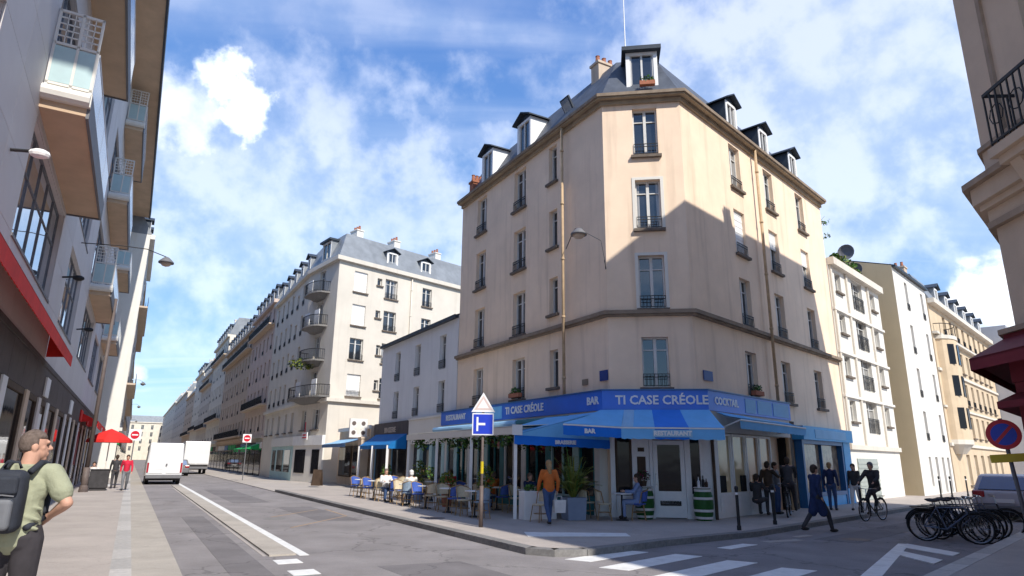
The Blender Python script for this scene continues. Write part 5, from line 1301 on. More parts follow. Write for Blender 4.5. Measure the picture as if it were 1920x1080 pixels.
# peach stone building with a bow
r4 = []
W4 = 22
for k, (z, h) in enumerate(((3.6, 1.5), (5.9, 1.6), (8.3, 1.5), (10.6, 1.4))):
    for j in range(8): r4.append((4.2 + j * 2.15, z, .9, h, K(kind='french', rail=k in (1, 3), sill=True)))
for j in range(6): r4.append((5 + j * 2.6, .4, 1.1, 2.0, K(kind='french', rail=False)))
w4, w4o = building('peach_brick_building', 'peach and cream building with a projecting bow over the pavement', 'apartment building',
    [(Rp(31.1, .7), Rp(31.1 + W4, .7), r4)], 12.6, m_peach, [Rp(31.1 + W4, -9), Rp(31.1, -9)], cornice=(.4, .3), roof=('m', 1.9, .8), m_roof=m_zinc, ledges=((2.9, .12, .2), (5.35, .1, .14), (7.75, .12, .18), (10.2, .3, .16)), mtrim=m_cream)
mb = MB()
pts = [(1.5, 0)] + [(1.5 * math.cos(math.pi * i / 8), .9 * math.sin(math.pi * i / 8)) for i in range(1, 8)] + [(-1.5, 0)]
mb.prism(pts, 3.3, 9.9); mb.prism([(x * 1.06, y * 1.06) for x, y in pts], 9.903, 10.15, 1); mb.prism([(x * 1.06, y * 1.06) for x, y in pts], 3.0, 3.297, 1, None); mb.prism([(x * .5, y * .5) for x, y in pts], 2.4, 2.997, 1, [(x, y) for x, y in pts])
bw = part('bow', mb, [m_peach, m_cream], w4, None, loc=Rp(33.2, .7) - w4o, rz=rzR)
for z in (4.0, 6.1, 8.2):
    for a in (50, 90, 130):
        x, y = 1.5 * math.cos(rad(a)), .9 * math.sin(rad(a)); mb = MB(); mb.box(-.24, .24, 0, .03, 0, 1.35); part('pane', mb, G_dark, bw, None, loc=(x, y, z), rz=rad(a - 90))
r_ = MB(); r_.tube([(x * 1.0, y * 1.0, 10.95) for x, y in pts], .03, 5)
for x, y in pts: r_.tube([(x, y, 10.15), (x, y, 10.95)], .015, 4)
part('railing', r_, m_iron, bw)
for j in range(6): dormer(w4, w4o, Rp(35 + j * 3.2, .55, 12.7), nR, 1.0, 1.35, 1.2, m_zinc)
# farther right street
gC = 'far buildings down the right street'
t, o_ = building('grey_gable_building', 'grey building with blank stepped gable far down the right street', 'building', [(Rp(53.2, 3.2), Rp(75, 3.2), [(3 + 3 * i, 4 + 2.8 * j, 1, 1.6, K(kind='far', rail=False, sill=False)) for i in range(6) for j in range(2)])], 10.4, m_gable, [Rp(75, -10), Rp(53.2, -10)], cornice=(.2, .2), roof=None)
mb = MB(); a = Rp(53.2, -1.0); mb.box(-8, 0, -9, 0, 10.4, 14.0); part('upper_wall', mb, m_gable, t, None, loc=Rp(53.2, 2.2) - o_, rz=rzR); mb = MB(); 
t2, o2_ = building('low_white_building', 'low white building with grey roof under the grey gable', 'building', [(Rp(44.5, 7.4), Rp(44.5 + .01, 7.4), [])], 5.0, m_creamw, [Rp(52, 4.0), Rp(52, 3.0)], cornice=None) if 0 else (None, None)
far_building_args = None
t, o_ = building('street_end_building', 'pale building closing the view down the right street', 'building', [(Rp(130, 18), Rp(130, -6), [(2 + 3 * i, 3.5 + 3 * j, 1.1, 1.8, K(kind='far', rail=False, sill=False)) for i in range(7) for j in range(4)])], 17, mg2, [Rp(140, -6), Rp(140, 18)], cornice=(.3, .3), roof=('m', 2, 1), m_roof=m_zinc)
t, o_ = building('cream_street_building', 'cream building on the far side of the right street past the parked car', 'building', [(Rp(129, 3.2), Rp(75.1, 3.2), [])], 12, mg2, [Rp(75.1, -8), Rp(129, -8)], cornice=(.3, .3), roof=None) if 0 else (None, None)

# ================================================================== PEOPLE
def remesh(o, vox, smooth=4):
    r = o.modifiers.new('skin', 'REMESH'); r.mode = 'VOXEL'; r.voxel_size = vox; r.use_smooth_shade = True
    s = o.modifiers.new('smooth', 'SMOOTH'); s.factor = .5; s.iterations = smooth; return o
def person(label, loc, rz, H=1.72, pose='walk', top=m_black, legs=m_black, hair=m_dhair, shoes=m_shoe, vox=.016, longcoat=False, arms=None, stride=.22, lean=0.0, headturn=0.0, longhair=False, group=None, sleeves='long', bulk=1.0, female=False):
    """local: x right, y forward, z up; feet on z=0"""
    s = H / 1.75; t = thing('person', label, 'person', loc, rz, group)
    V = lambda x, y, z: Vector((x, y, z)) * s
    sit = pose == 'sit'; hz = .92 if not sit else .50
    pel = V(0, 0, hz)
    ln = math.tan(lean)
    up = lambda z, x=0, y=0: V(x, y + (z - .92) * ln, z - (0.42 if sit else 0))
    chest = up(1.28); neck = up(1.47); head = up(1.60, 0, .02)
    sw = .185 if not female else .165
    shl = {-1: up(1.42, -sw), 1: up(1.42, sw)}
    hip = {k: pel + V(k * .09, 0, -.02) for k in (-1, 1)}
    knee, foot = {}, {}
    for k in (-1, 1):
        if sit: knee[k] = hip[k] + V(k * .04, .44, .02); foot[k] = V(k * .13, .42, .08)
        elif pose == 'walk': knee[k] = hip[k] + V(0, k * stride * .55 + .05, -.42); foot[k] = V(k * .08, k * stride * 1.0 - (.02 if k > 0 else .08), .08 if k > 0 else .11)
        elif pose == 'ride': knee[k] = hip[k] + V(k * .02, .34, -.22 - .1 * k); foot[k] = hip[k] + V(k * .05, .22, -.62 - .14 * k)
        else: knee[k] = hip[k] + V(k * .01, .03, -.42); foot[k] = V(k * .1, .0, .08)
    A = arms or {}
    elb, hand = {}, {}
    for k in (-1, 1):
        d = A.get(k)
        if d: elb[k] = shl[k] + V(*d[0]); hand[k] = elb[k] + V(*d[1])
        elif pose == 'walk': elb[k] = shl[k] + V(k * .06, -k * .1, -.27); hand[k] = elb[k] + V(k * .0, -k * .02 + .1, -.24)
        elif sit or pose == 'ride': elb[k] = shl[k] + V(k * .07, .14, -.22); hand[k] = elb[k] + V(-k * .06, .24, .02)
        else: elb[k] = shl[k] + V(k * .06, -.02, -.28); hand[k] = elb[k] + V(.0, .06, -.25)
    # body: one continuous mesh
    b = MB()
    R = Matrix.Rotation(headturn, 3, 'Z')
    b.ball(head + V(0, 0, .03), V(.076, .094, .108), 14, 10, 0, R); b.ball(head + R @ V(0, .035, -.045), V(.052, .058, .062), 10, 8)
    b.ball(head + R @ V(0, .1, -.0), V(.012, .02, .02), 6, 5); b.ball(head + R @ V(.074, .0, .01), V(.012, .02, .03), 6, 5); b.ball(head + R @ V(-.074, .0, .01), V(.012, .02, .03), 6, 5)
    b.cap(neck + V(0, 0, -.05), head + V(0, -.01, -.05), .05 * s, .048 * s)
    b.ball(chest, V(.155, .1, .17), 12, 8); b.cap(chest, pel, .13 * s, .135 * s); b.cap(shl[-1], shl[1], .06 * s, .06 * s)
    for k in (-1, 1):
        b.cap(shl[k], elb[k], .05 * s, .038 * s); b.cap(elb[k], hand[k], .037 * s, .026 * s)
        d = (hand[k] - elb[k]).normalized(); side = d.cross(Vector((0, 1, .3))).normalized()
        palm = hand[k] + d * .05 * s; b.ball(palm, V(.03, .03, .038), 8, 6)
        for i in range(4):
            o_ = side * (i - 1.5) * .014 * s; L = (.062, .075, .07, .055)[i] * s; b.cap(palm + o_ + d * .02, palm + o_ + d * (.02 + L * .55), .009 * s, .008 * s, 6); b.cap(palm + o_ + d * (.02 + L * .55), palm + o_ + d * (.02 + L) + Vector((0, .012, 0)), .008 * s, .007 * s, 6)
        b.cap(palm - side * .02 * s, palm - side * .045 * s + d * .035, .011 * s, .009 * s, 6)
        b.cap(hip[k], knee[k], .08 * s, .055 * s); b.cap(knee[k], foot[k], .052 * s, .036 * s)
    o = part('body', b, m_skin, t, smooth=True); remesh(o, vox, 2)
    # clothes
    c = MB(); g = .014 * s * bulk
    c.ball(chest, V(.165, .115, .18) * bulk, 12, 8); c.cap(chest, pel + V(0, 0, .06), .14 * s * bulk, .15 * s * bulk); c.cap(shl[-1] + V(0, 0, -.01), shl[1] + V(0, 0, -.01), .066 * s * bulk, .066 * s * bulk); c.cap(neck + V(0, 0, -.03), neck + V(0, 0, -.01), .07 * s, .06 * s)
    for k in (-1, 1):
        end = elb[k] if sleeves == 'short' else hand[k]
        if sleeves == 'short': c.cap(shl[k], lerp(shl[k], elb[k], .72), .068 * s, .066 * s)
        else: c.cap(shl[k], elb[k], .066 * s * bulk, .053 * s * bulk); c.cap(elb[k], lerp(elb[k], hand[k], .92), .052 * s * bulk, .042 * s * bulk)
        if longcoat: c.cap(pel + V(k * .05, 0, 0), pel + V(k * .08, k * stride * .3, -.42), .13 * s, .12 * s)
    o = part('coat' if longcoat else 'top', c, top, t, smooth=True); remesh(o, vox, 3)
    c = MB(); c.cap(hip[-1], hip[1], .112 * s, .112 * s)
    c.cap(pel + V(0, 0, .03), pel + V(0, 0, -.03), .135 * s, .13 * s)
    for k in (-1, 1): c.cap(hip[k], knee[k], .098 * s, .07 * s); c.cap(knee[k], foot[k] + V(0, 0, .02), .068 * s, .052 * s)
    o = part('trousers', c, legs, t, smooth=True); remesh(o, vox, 3)
    for k in (-1, 1):
        c = MB(); c.ball(foot[k] + V(0, .05, -.035), V(.048, .13, .045), 10, 6); o = part('shoe', c, shoes, t, smooth=True)
    c = MB(); c.ball(head + V(0, -.015, .055), V(.09, .103, .098), 14, 9, 0, R); c.ball(head + V(0, -.05, .0), V(.082, .07, .09), 12, 8)
    if longhair: c.cap(head + V(0, -.06, 0), neck + V(0, -.07, -.1), .075 * s, .06 * s)
    # keep the face clear
    o = part('hair', c, hair, t, smooth=True)
    return t

# ---- foreground man, seen from behind on the left pavement
def big_man():
    p = Vector((-4.12, 5.75, ZS)); heading = rad(18)
    t = thing('person', 'man in olive t-shirt with dark backpack looking back over his shoulder, hand on hip', 'person', p, heading)
    s = 1.035; V = lambda x, y, z: Vector((x, y, z)) * s
    # facing away from the camera, head turned to the right
    R = Matrix.Rotation(rad(-62), 3, 'Z')
    head = V(.015, .03, 1.645); neck = V(0, -.01, 1.49); chest = V(0, 0, 1.30); pel = V(0, 0, .95)
    shl = {-1: V(-.195, 0, 1.44), 1: V(.19, 0, 1.44)}
    elb = {1: V(.345, -.06, 1.205), -1: V(-.34, .10, 1.20)}; hand = {1: V(.20, .09, 1.10), -1: V(-.22, .30, 1.16)}
    hip = {k: pel + V(k * .095, 0, -.02) for k in (-1, 1)}; knee = {k: V(k * .11, .02, .5) for k in (-1, 1)}; foot = {k: V(k * .13, -.02, .08) for k in (-1, 1)}
    b = MB()
    H = lambda x, y, z: head + R @ V(x, y, z)
    b.ball(H(0, -.012, .035), V(.078, .098, .105), 20, 14, 0, R); b.ball(H(0, .04, -.035), V(.058, .06, .075), 16, 10, 0, R); b.cap(H(0, .06, -.085), H(0, .07, -.09), .032 * s, .03 * s)
    b.cap(H(0, .088, .028), H(0, .116, -.008), .012 * s, .017 * s, 8); b.cap(H(-.03, .085, .045), H(.03, .085, .045), .014 * s, .014 * s, 8)
    b.cap(H(-.02, .095, -.05), H(.02, .095, -.05), .01 * s, .01 * s, 8); b.cap(H(-.017, .093, -.063), H(.017, .093, -.063), .011 * s, .011 * s, 8)
    for k in (-1, 1):
        b.ball(H(k * .078, -.012, .0), V(.012, .026, .036), 10, 8, 0, R); b.ball(H(k * .04, .045, -.005), V(.026, .03, .026), 8, 6, 0, R)
    b.cap(neck + V(0, 0, -.06), head + V(0, -.02, -.05), .066 * s, .062 * s, 14); b.cap(neck + V(-.07, 0, -.06), neck + V(.07, 0, -.06), .05 * s, .05 * s)
    b.ball(chest, V(.17, .11, .19), 16, 10); b.cap(chest, pel, .145 * s, .15 * s); b.cap(shl[-1], shl[1], .065 * s, .065 * s)
    for k in (-1, 1):
        b.cap(shl[k], elb[k], .056 * s, .044 * s, 14); m_ = lerp(elb[k], hand[k], .3); b.cap(elb[k], m_, .044 * s, .045 * s, 14); b.cap(m_, hand[k], .045 * s, .029 * s, 14)
        d = (hand[k] - elb[k]).normalized(); side = Vector((0, 0, 1)); palm = hand[k] + d * .04
        b.cap(hand[k], palm + d * .03, .03 * s, .034 * s)
        for i in range(4):
            o_ = side * (i - 1.5) * .02 * s; L = (.07, .08, .075, .06)[i] * s; q = palm + o_ + d * .05; q2 = q + d * L * .5 + Vector((0, .015, 0)); b.cap(q - d * .02, q2, .0105 * s, .0095 * s, 7); b.cap(q2, q2 + d * L * .4 + Vector((0, .03, 0)), .0095 * s, .008 * s, 7)
        b.cap(palm + side * .02, palm + side * .055 - d * -.02, .013 * s, .011 * s, 7)
        b.cap(hip[k], knee[k], .09 * s, .06 * s); b.cap(knee[k], foot[k], .058 * s, .04 * s)
    o = part('body', b, m_skin, t, smooth=True); remesh(o, .0075, 3)
    for k in (-1, 1):
        e = MB(); e.ball(H(k * .03, .083, .022), V(.011, .011, .009), 8, 6); part('eye', e, m_dhair, t, smooth=True)
    # hair: short, covering the back and the top of the skull
    c = MB(); hv = []
    n, k2 = 28, 18
    for i in range(k2 + 1):
        th = math.pi * i / k2
        for j in range(n):
            a = 2 * math.pi * j / n; x, y, z = math.sin(th) * math.cos(a), math.sin(th) * math.sin(a), math.cos(th); hv.append((x, y, z))
    fs = []
    for i in range(k2):
        for j in range(n):
            q = [i * n + j, (i + 1) * n + j, (i + 1) * n + (j + 1) % n, i * n + (j + 1) % n]
            cxm = sum(hv[w_][0] for w_ in q) / 4; cym = sum(hv[w_][1] for w_ in q) / 4; czm = sum(hv[w_][2] for w_ in q) / 4
            if czm > .40 - .25 * (cym < 0) or (cym < -.18 and czm > -.62) or (czm > -.1 and cym < .12): fs.append(q)
    rn = random.Random(3)
    c.add([H(x * .084, y * .104 - .014, z * .112 + .035) + Vector((rn.gauss(0, .0013), rn.gauss(0, .0013), rn.gauss(0, .0013))) for x, y, z in hv], fs)
    o = part('hair', c, m_hair, t, smooth=True); so_ = o.modifiers.new('thick', 'SOLIDIFY'); so_.thickness = .012
    # t-shirt
    c = MB(); c.ball(chest + V(0, 0, .02), V(.185, .128, .19), 18, 12); c.cap(chest, pel + V(0, 0, .02), .155 * s, .172 * s, 16); c.cap(shl[-1], shl[1], .078 * s, .078 * s, 14); c.cap(neck + V(-.03, 0, -.06), neck + V(.03, 0, -.06), .08 * s, .08 * s); c.lathe([(.086 * s, 0), (.078 * s, .055 * s)], 16, 0, neck + V(0, -.005, -.035))
    for k in (-1, 1): e_ = lerp(shl[k], elb[k], .62); c.cap(shl[k], e_, .08 * s, .084 * s, 16); c.cap(e_, lerp(shl[k], elb[k], .72), .084 * s, .07 * s, 16)
    # folds
    for z, y in ((1.12, -.15), (1.05, -.16), (1.2, -.12)): c.cap(V(.05, y, z), V(.17, y * .55, z - .04), .02, .016, 8)
    o = part('top', c, m_olive, t, smooth=True); remesh(o, .009, 5)
    c = MB(); c.cap(pel + V(-.05, 0, 0), pel + V(.05, 0, 0), .15 * s, .15 * s, 14)
    for k in (-1, 1): c.cap(hip[k], knee[k], .115 * s, .085 * s, 14); c.cap(knee[k], foot[k] + V(0, 0, .02), .082 * s, .065 * s, 14)
    o = part('trousers', c, m_trous, t, smooth=True); remesh(o, .012, 4)
    for k in (-1, 1): c = MB(); c.ball(foot[k] + V(0, .05, -.035), V(.05, .14, .045), 12, 8); part('shoe', c, m_shoe, t, smooth=True)
    # backpack on his back, carried a little to the left
    bp = thing('backpack', 'dark backpack with grey pockets worn by the man in the olive t-shirt', 'backpack', p, heading)
    c = MB(); c.box(-.17, .15, -.36, -.15, 1.03, 1.52); o = part('main_bag', c, m_pack, bp); o.location = (-.05, 0, 0)
    bv = o.modifiers.new('bevel', 'BEVEL'); bv.width = .07; bv.segments = 5
    for f in o.data.polygons: f.use_smooth = True
    c = MB(); c.box(-.14, .12, -.42, -.34, 1.06, 1.30); o = part('pocket', c, m_packg, bp); o.location = (-.05, 0, 0); bv = o.modifiers.new('bevel', 'BEVEL'); bv.width = .035; bv.segments = 4
    c = MB(); c.box(-.15, .13, -.40, -.345, 1.33, 1.47); o = part('upper_pocket', c, m_pack, bp); o.location = (-.05, 0, 0); bv = o.modifiers.new('bevel', 'BEVEL'); bv.width = .025; bv.segments = 4
    c = MB(); c.tube([(-.05 + .13, -.421, 1.32), (.0, -.425, 1.33), (-.17, -.421, 1.32)], .006, 5); part('zip', c, m_bumper, bp)
    for k in (-1, 1):
        c = MB(); pts = [(k * .10 - .02, -.17, 1.50), (k * .115, -.06, 1.575), (k * .125, .06, 1.565), (k * .135, .135, 1.46), (k * .15, .145, 1.3), (k * .16, .08, 1.12), (k * .15 - .03, -.16, 1.06)]
        cat_ = []
        for i in range(len(pts) - 1):
            for j in range(4): cat_.append(lerp(Vector(pts[i]), Vector(pts[i+1]), j / 4))
        cat_.append(Vector(pts[-1])); c.tube(cat_, .026, 8); part('strap', c, m_pack, bp, smooth=True)
    c = MB(); c.tube([(-.1, -.19, 1.53), (-.08, -.2, 1.58), (0, -.2, 1.58), (.02, -.19, 1.53)], .012, 6); part('grab_handle', c, m_pack, bp, smooth=True)
    c = MB(); c.box(-.28, -.22, -.33, -.19, 1.06, 1.28); o = part('side_pocket', c, m_packg, bp); bv = o.modifiers.new('bevel', 'BEVEL'); bv.width = .02; bv.segments = 3
big_man()

# ---- others
fy = lambda d: rzn(d)         # face direction d
person('walker in an orange jacket and dark jeans heading past the palm', Vector((1.05, 18.15, ZS)), fy(Vector((-.3, 1, 0))), 1.66, 'walk', m_orange, m_jean, m_bamboo, stride=.2, longhair=True, bulk=1.12)
t = thing('shopping_bag', 'white shopping bag held by the walker in orange', 'bag', Vector((1.33, 18.2, ZS + .3)), .3)
mb = MB(); mb.prism([(-.15, -.06), (.15, -.06), (.15, .06), (-.15, .06)], 0, .32, 0, [(-.17, -.07), (.17, -.07), (.17, .07), (-.17, .07)]); part('bag', mb, m_wcloth, t); mb = MB(); mb.tube([(-.08, 0, .32), (-.06, 0, .42), (.06, 0, .42), (.08, 0, .32)], .008, 5); part('handle', mb, m_wcloth, t)
person('person in pink and pale blue sitting at the table by the restaurant door', Cp(.72, 1.2, ZS + .03), rzn(-dC), 1.68, 'sit', m_bluec, m_bluec, m_dhair, female=True, longhair=True)
person('striding walker in a long navy coat crossing the right street', Rp(-.03, 3.35, ZR), fy((dR * .75 - nR * .35 + nR * .9).normalized()), 1.74, 'walk', m_navy, m_black, m_dhair, longcoat=True, stride=.34, bulk=1.1)
person('person in a dark blue jacket beside the blue shop, nearer one of two', Rp(7.2, 1.3, ZS), fy(dR), 1.7, 'stand', m_navy, m_jean, m_bamboo)
person('person in black with a pale skirt beside the blue shop, farther one of two', Rp(7.9, 1.9, ZS), fy(-dR), 1.66, 'walk', m_black, m_wcloth, m_dhair, female=True, longhair=True)
person('dark dressed person standing by the cream windows, nearest the awning end', Rp(3.6, .75, ZS), fy(nR), 1.68, 'stand', m_packg, m_jean)
person('dark dressed person leaning at the middle of the cream windows', Rp(2.9, .8, ZS), fy(dR), 1.7, 'stand', m_dbrown, m_black, arms={1: ((.1, .18, -.18), (0, .2, .06))})
person('dark haired person sitting low in front of the cream windows', Rp(2.0, .8, ZS + .05), fy(dR), 1.66, 'sit', m_black, m_black)
# terrace customers
for k, (u, v, tm, hm, fd, lab) in enumerate(((9.35, 4.12, m_wcloth, m_hair, -1, 'fair haired customer in white at the kerb side terrace row'), (6.6, 4.1, m_creamw, m_wcloth, 1, 'white haired customer in the middle of the terrace'), (1.75, 1.95, m_navy, m_hair, -1, 'customer in navy under the near end of the terrace'), (4.3, 1.9, m_orange, m_hair, 1, 'customer in an orange top in the wall side row'), (11.0, 1.9, m_black, m_dhair, -1, 'customer in black at the far end of the terrace'), (7.8, 1.95, m_redc, m_dhair, 1, 'customer in red in the wall side terrace row'))):
    person(lab, Lp(u, v, ZS), rzn(dL * fd), 1.66, 'sit', tm, m_jean, hm, vox=.02)
# far left pavement
person('pedestrian in black on the left pavement by the red parasol', Lp(24.0, 13.75, ZS), fy(dL), 1.7, 'walk', m_black, m_black, vox=.02)
person('pedestrian in a red top on the left pavement near the kerb', Lp(21.6, 13.25, ZS), fy(-dL), 1.7, 'walk', m_redc, m_packg, vox=.02)
person('person in white seated behind the black box on the left pavement', Lp(23.3, 14.7, ZS + .05), fy(-dL), 1.7, 'sit', m_wcloth, m_black, vox=.02)
t = thing('street_box', 'black street box between the lamp post and the walker in black', 'utility box', Lp(21.8, 14.35, ZS), rzL)
mb = MB(); mb.box(-.35, .35, -.4, .4, .12, .95); mb.box(-.38, .38, -.43, .43, .95, 1.0); mb.box(-.3, .3, -.35, .35, 0, .12); bevel(part('cabinet', mb, m_black, t), .02)
# ================================================================== BICYCLES
def make_bike(label, m):
    t = thing('bicycle', label, 'bicycle'); wb = 1.05; R0 = .33
    for x, nm in ((0, 'wheel'), (wb, 'wheel')):
        mb = MB(); mb.tube([(R0 * math.cos(a * math.pi / 12), 0, R0 * math.sin(a * math.pi / 12)) for a in range(24)], .02, 6, 0, True); o = part('wheel', mb, m_tyre, t, loc=(x, 0, R0 + .01))
        q = MB(); q.tube([((R0 - .025) * math.cos(a * math.pi / 12), 0, (R0 - .025) * math.sin(a * math.pi / 12)) for a in range(24)], .009, 4, 0, True); part('rim', q, m_chrome, o)
        q = MB(); 
        for a in range(14): q.tube([(0, .02 * (-1) ** a, 0), ((R0 - .03) * math.cos(a * math.pi / 7), 0, (R0 - .03) * math.sin(a * math.pi / 7))], .0022, 3)
        q.tube([(0, -.04, 0), (0, .04, 0)], .02, 6); part('spokes', q, m_chrome, o)
        q = MB(); q.tube([((R0 + .035) * math.cos(a * math.pi / 12), 0, (R0 + .035) * math.sin(a * math.pi / 12)) for a in (range(1, 12) if x == 0 else range(2, 11))], .016, 4); part('mudguard', q, m_iron, o)
    B = (.45, 0, .29); S = (.30, 0, .78); Hd = (.86, 0, .80); Hb = (.90, 0, .66)
    mb = MB()
    for a, b, r in ((B, S, .016), (S, Hd, .015), (B, Hb, .02), (Hd, Hb, .02), (B, (0, .05, .34), .011), (B, (0, -.05, .34), .011), (S, (0, .05, .34), .009), (S, (0, -.05, .34), .009)): mb.tube([a, b], r, 6)
    part('frame', mb, m, t)
    mb = MB(); mb.tube([Hb, (.95, .05, .6), (1.05, .05, .34)], .012, 5); mb.tube([Hb, (.95, -.05, .6), (1.05, -.05, .34)], .012, 5); part('fork', mb, m_iron, t)
    mb = MB(); mb.tube([Hd, (.84, 0, .98)], .014, 6); mb.tube([(.72, .28, 1.0), (.82, .2, 1.0), (.85, 0, .98), (.82, -.2, 1.0), (.72, -.28, 1.0)], .013, 6); part('handlebar', mb, m_chrome, t)
    mb = MB(); mb.tube([S, (.27, 0, .9)], .013, 6); part('seat_post', mb, m_chrome, t)
    mb = MB(); mb.ball((.24, 0, .93), (.13, .075, .035), 10, 6); part('saddle', mb, m_black, t, smooth=True)
    mb = MB(); mb.lathe([(.085, -.005), (.085, .005)], 14, 0, (.45, .05, .29), 'y'); mb.tube([(.45, -.08, .29), (.52, -.08, .15)], .009, 5); mb.tube([(.45, .08, .29), (.38, .08, .43)], .009, 5); mb.box(.48, .56, -.14, -.08, .14, .16); mb.box(.34, .42, .08, .14, .42, .44); part('cranks', mb, m_iron, t)
    mb = MB(); mb.box(-.22, .18, -.06, .06, .74, .76); mb.tube([(-.1, .05, .75), (0, .05, .36)], .007, 4); mb.tube([(-.1, -.05, .75), (0, -.05, .36)], .007, 4); part('rack', mb, m_iron, t)
    return t
rzB = math.atan2(nR.y, nR.x)
bk = make_bike('tmp', m_bikeb); bk2 = make_bike('tmp', m_iron)
bl = ['blue grey bicycle nearest the hatched markings in the parked row', 'black bicycle second in the parked row', 'blue grey bicycle in the middle of the parked row', 'black bicycle fourth in the parked row, by the kerb', 'blue grey bicycle last in the parked row before the silver car', 'black bicycle lying closest to the right pavement']
for i, (u, v, dr, ln_) in enumerate(((-.55, 5.75, .12, .05), (-.12, 5.6, .0, -.06), (.35, 5.7, -.1, .1), (.8, 5.65, .05, -.04), (1.35, 5.75, -.08, .08), (1.95, 6.0, .15, -.1))):
    src = bk if i % 2 == 0 else bk2; first = i < 2
    o = src if first else copy_tree(src); o.location = Rp(u + .4, v + .1, ZR); o.rotation_euler = (ln_, 0, rzB + dr); o['label'] = bl[i]; o['group'] = 'bicycles parked in a row'
for u, v, dr, lb_ in ((.12, 6.0, -.2, 'blue grey bicycle squeezed between the first and third of the parked row'), (1.08, 5.95, .2, 'blue grey bicycle squeezed in behind the middle of the parked row')):
    o = copy_tree(bk); o.location = Rp(u + .4, v, ZR); o.rotation_euler = (.03, 0, rzB + dr); o['label'] = lb_; o['group'] = 'bicycles parked in a row'
b3 = copy_tree(bk2); b3.location = Rp(2.4, 1.55, ZS); b3.rotation_euler = (0, 0, math.atan2(dR.y, dR.x) + .3); b3['label'] = 'bicycle ridden by the person in black on the corner pavement'; del b3['group']
person('person in black astride a bicycle on the pavement before the doorway', Rp(2.4, 1.55, ZS) + (dR * .27) + Vector((0, 0, .12)), rzn(dR) + .3, 1.72, 'ride', m_black, m_trous, m_dhair, lean=rad(16), arms={1: ((.03, .2, -.2), (-.02, .22, -.12)), -1: ((-.03, .2, -.2), (.02, .22, -.12))})
b4 = copy_tree(bk2); b4.location = Rp(5.6, 3.35, ZR); b4.rotation_euler = (0, 0, math.atan2(-dR.y - .1, -dR.x - .5)); b4['label'] = 'bicycle ridden towards the crossing in the right street'; del b4['group']
dd = Vector((math.cos(b4.rotation_euler[2]), math.sin(b4.rotation_euler[2]), 0))
person('cyclist in a dark jacket riding towards the viewer in the right street', Rp(5.6, 3.35, ZR) + dd * .27 + Vector((0, 0, .12)), rzn(dd), 1.72, 'ride', m_black, m_black, m_packg, lean=rad(10), arms={1: ((.08, .18, -.2), (-.02, .22, -.12)), -1: ((-.08, .18, -.2), (.02, .22, -.12))}, bulk=1.2)

# ================================================================== STREET FURNITURE
def bollard(p, label, h=1.05):
    t = thing('bollard', label, 'bollard', p, 0, 'bollards on the corner pavement'); mb = MB(); mb.lathe([(.055, 0), (.055, .1), (.04, .12), (.04, h - .08), (.05, h - .06), (.045, h), (.01, h + .02)], 12); part('shaft', mb, m_navy if 0 else m_iron, t, smooth=False); mb = MB(); mb.lathe([(.043, h - .2), (.043, h - .14)], 12); part('band', mb, m_signw, t); return t
bollard(Rp(-2.55, 2.3, ZS), 'thin dark bollard directly in front of the corner awning end'); bollard(Rp(-.25, 2.25, ZS), 'thin dark bollard in front of the cream windows'); bollard(Rp(6.75, 2.4, ZS), 'bollard near the kerb in front of the white building')
bollard(Rp(22.4, 1.6, ZS), 'first of three far bollards below the ochre gable'); bollard(Rp(22.9, 2.0, ZS), 'second of three far bollards below the ochre gable'); bollard(Rp(25.2, 2.3, ZS), 'third of three far bollards, before the white front')
# sign post of the corner
t = thing('sign_post', 'grey brown post with white triangle and blue square sign before the terrace', 'road sign', Vector((-.72, 17.3, ZS)), rzn(Vector((.04, -1, 0))))
mb = MB(); mb.tube([(0, 0, 0), (0, 0, 3.2)], .035, 10); mb.tube([(0, 0, 0), (0, 0, 1.0)], .052, 10); part('post', mb, m_pole, t, smooth=True)
mb = MB(); mb.prism([(-.28, .05), (.28, .05), (.28, .075), (-.28, .075)], 2.26, 2.82); o = part('square_sign', bmb := mb, m_signw, t)
q = MB(); q.box(-.25, .25, .0755, .08, 2.29, 2.79); part('face', q, m_signb, o)
q = MB(); q.box(.12, .17, .081, .085, 2.36, 2.72); q.box(-.06, .12, .081, .085, 2.51, 2.57); part('symbol', q, m_signw, o)
mb = MB(); mb.add([(-.31, .05, 2.85), (.31, .05, 2.85), (0, .05, 3.36), (-.31, .075, 2.85), (.31, .075, 2.85), (0, .075, 3.36)], [(0,1,2),(3,4,5),(0,1,4,3),(1,2,5,4),(2,0,3,5)]); o = part('triangle_sign', mb, m_signw, t)
q = MB(); q.add([(-.24, .077, 2.9), (.24, .077, 2.9), (0, .077, 3.28), (-.15, .077, 2.95), (.15, .077, 2.95), (0, .077, 3.19)], [(0,1,4,3),(1,2,5,4),(2,0,3,5)]); part('border', q, mat('faded_pink', (.66, .52, .48), .5), o)
mb = MB(); mb.tube([(0, 0, 1.3), (0, 0, 1.6)], .04, 10); part('sticker', mb, m_signy, t)
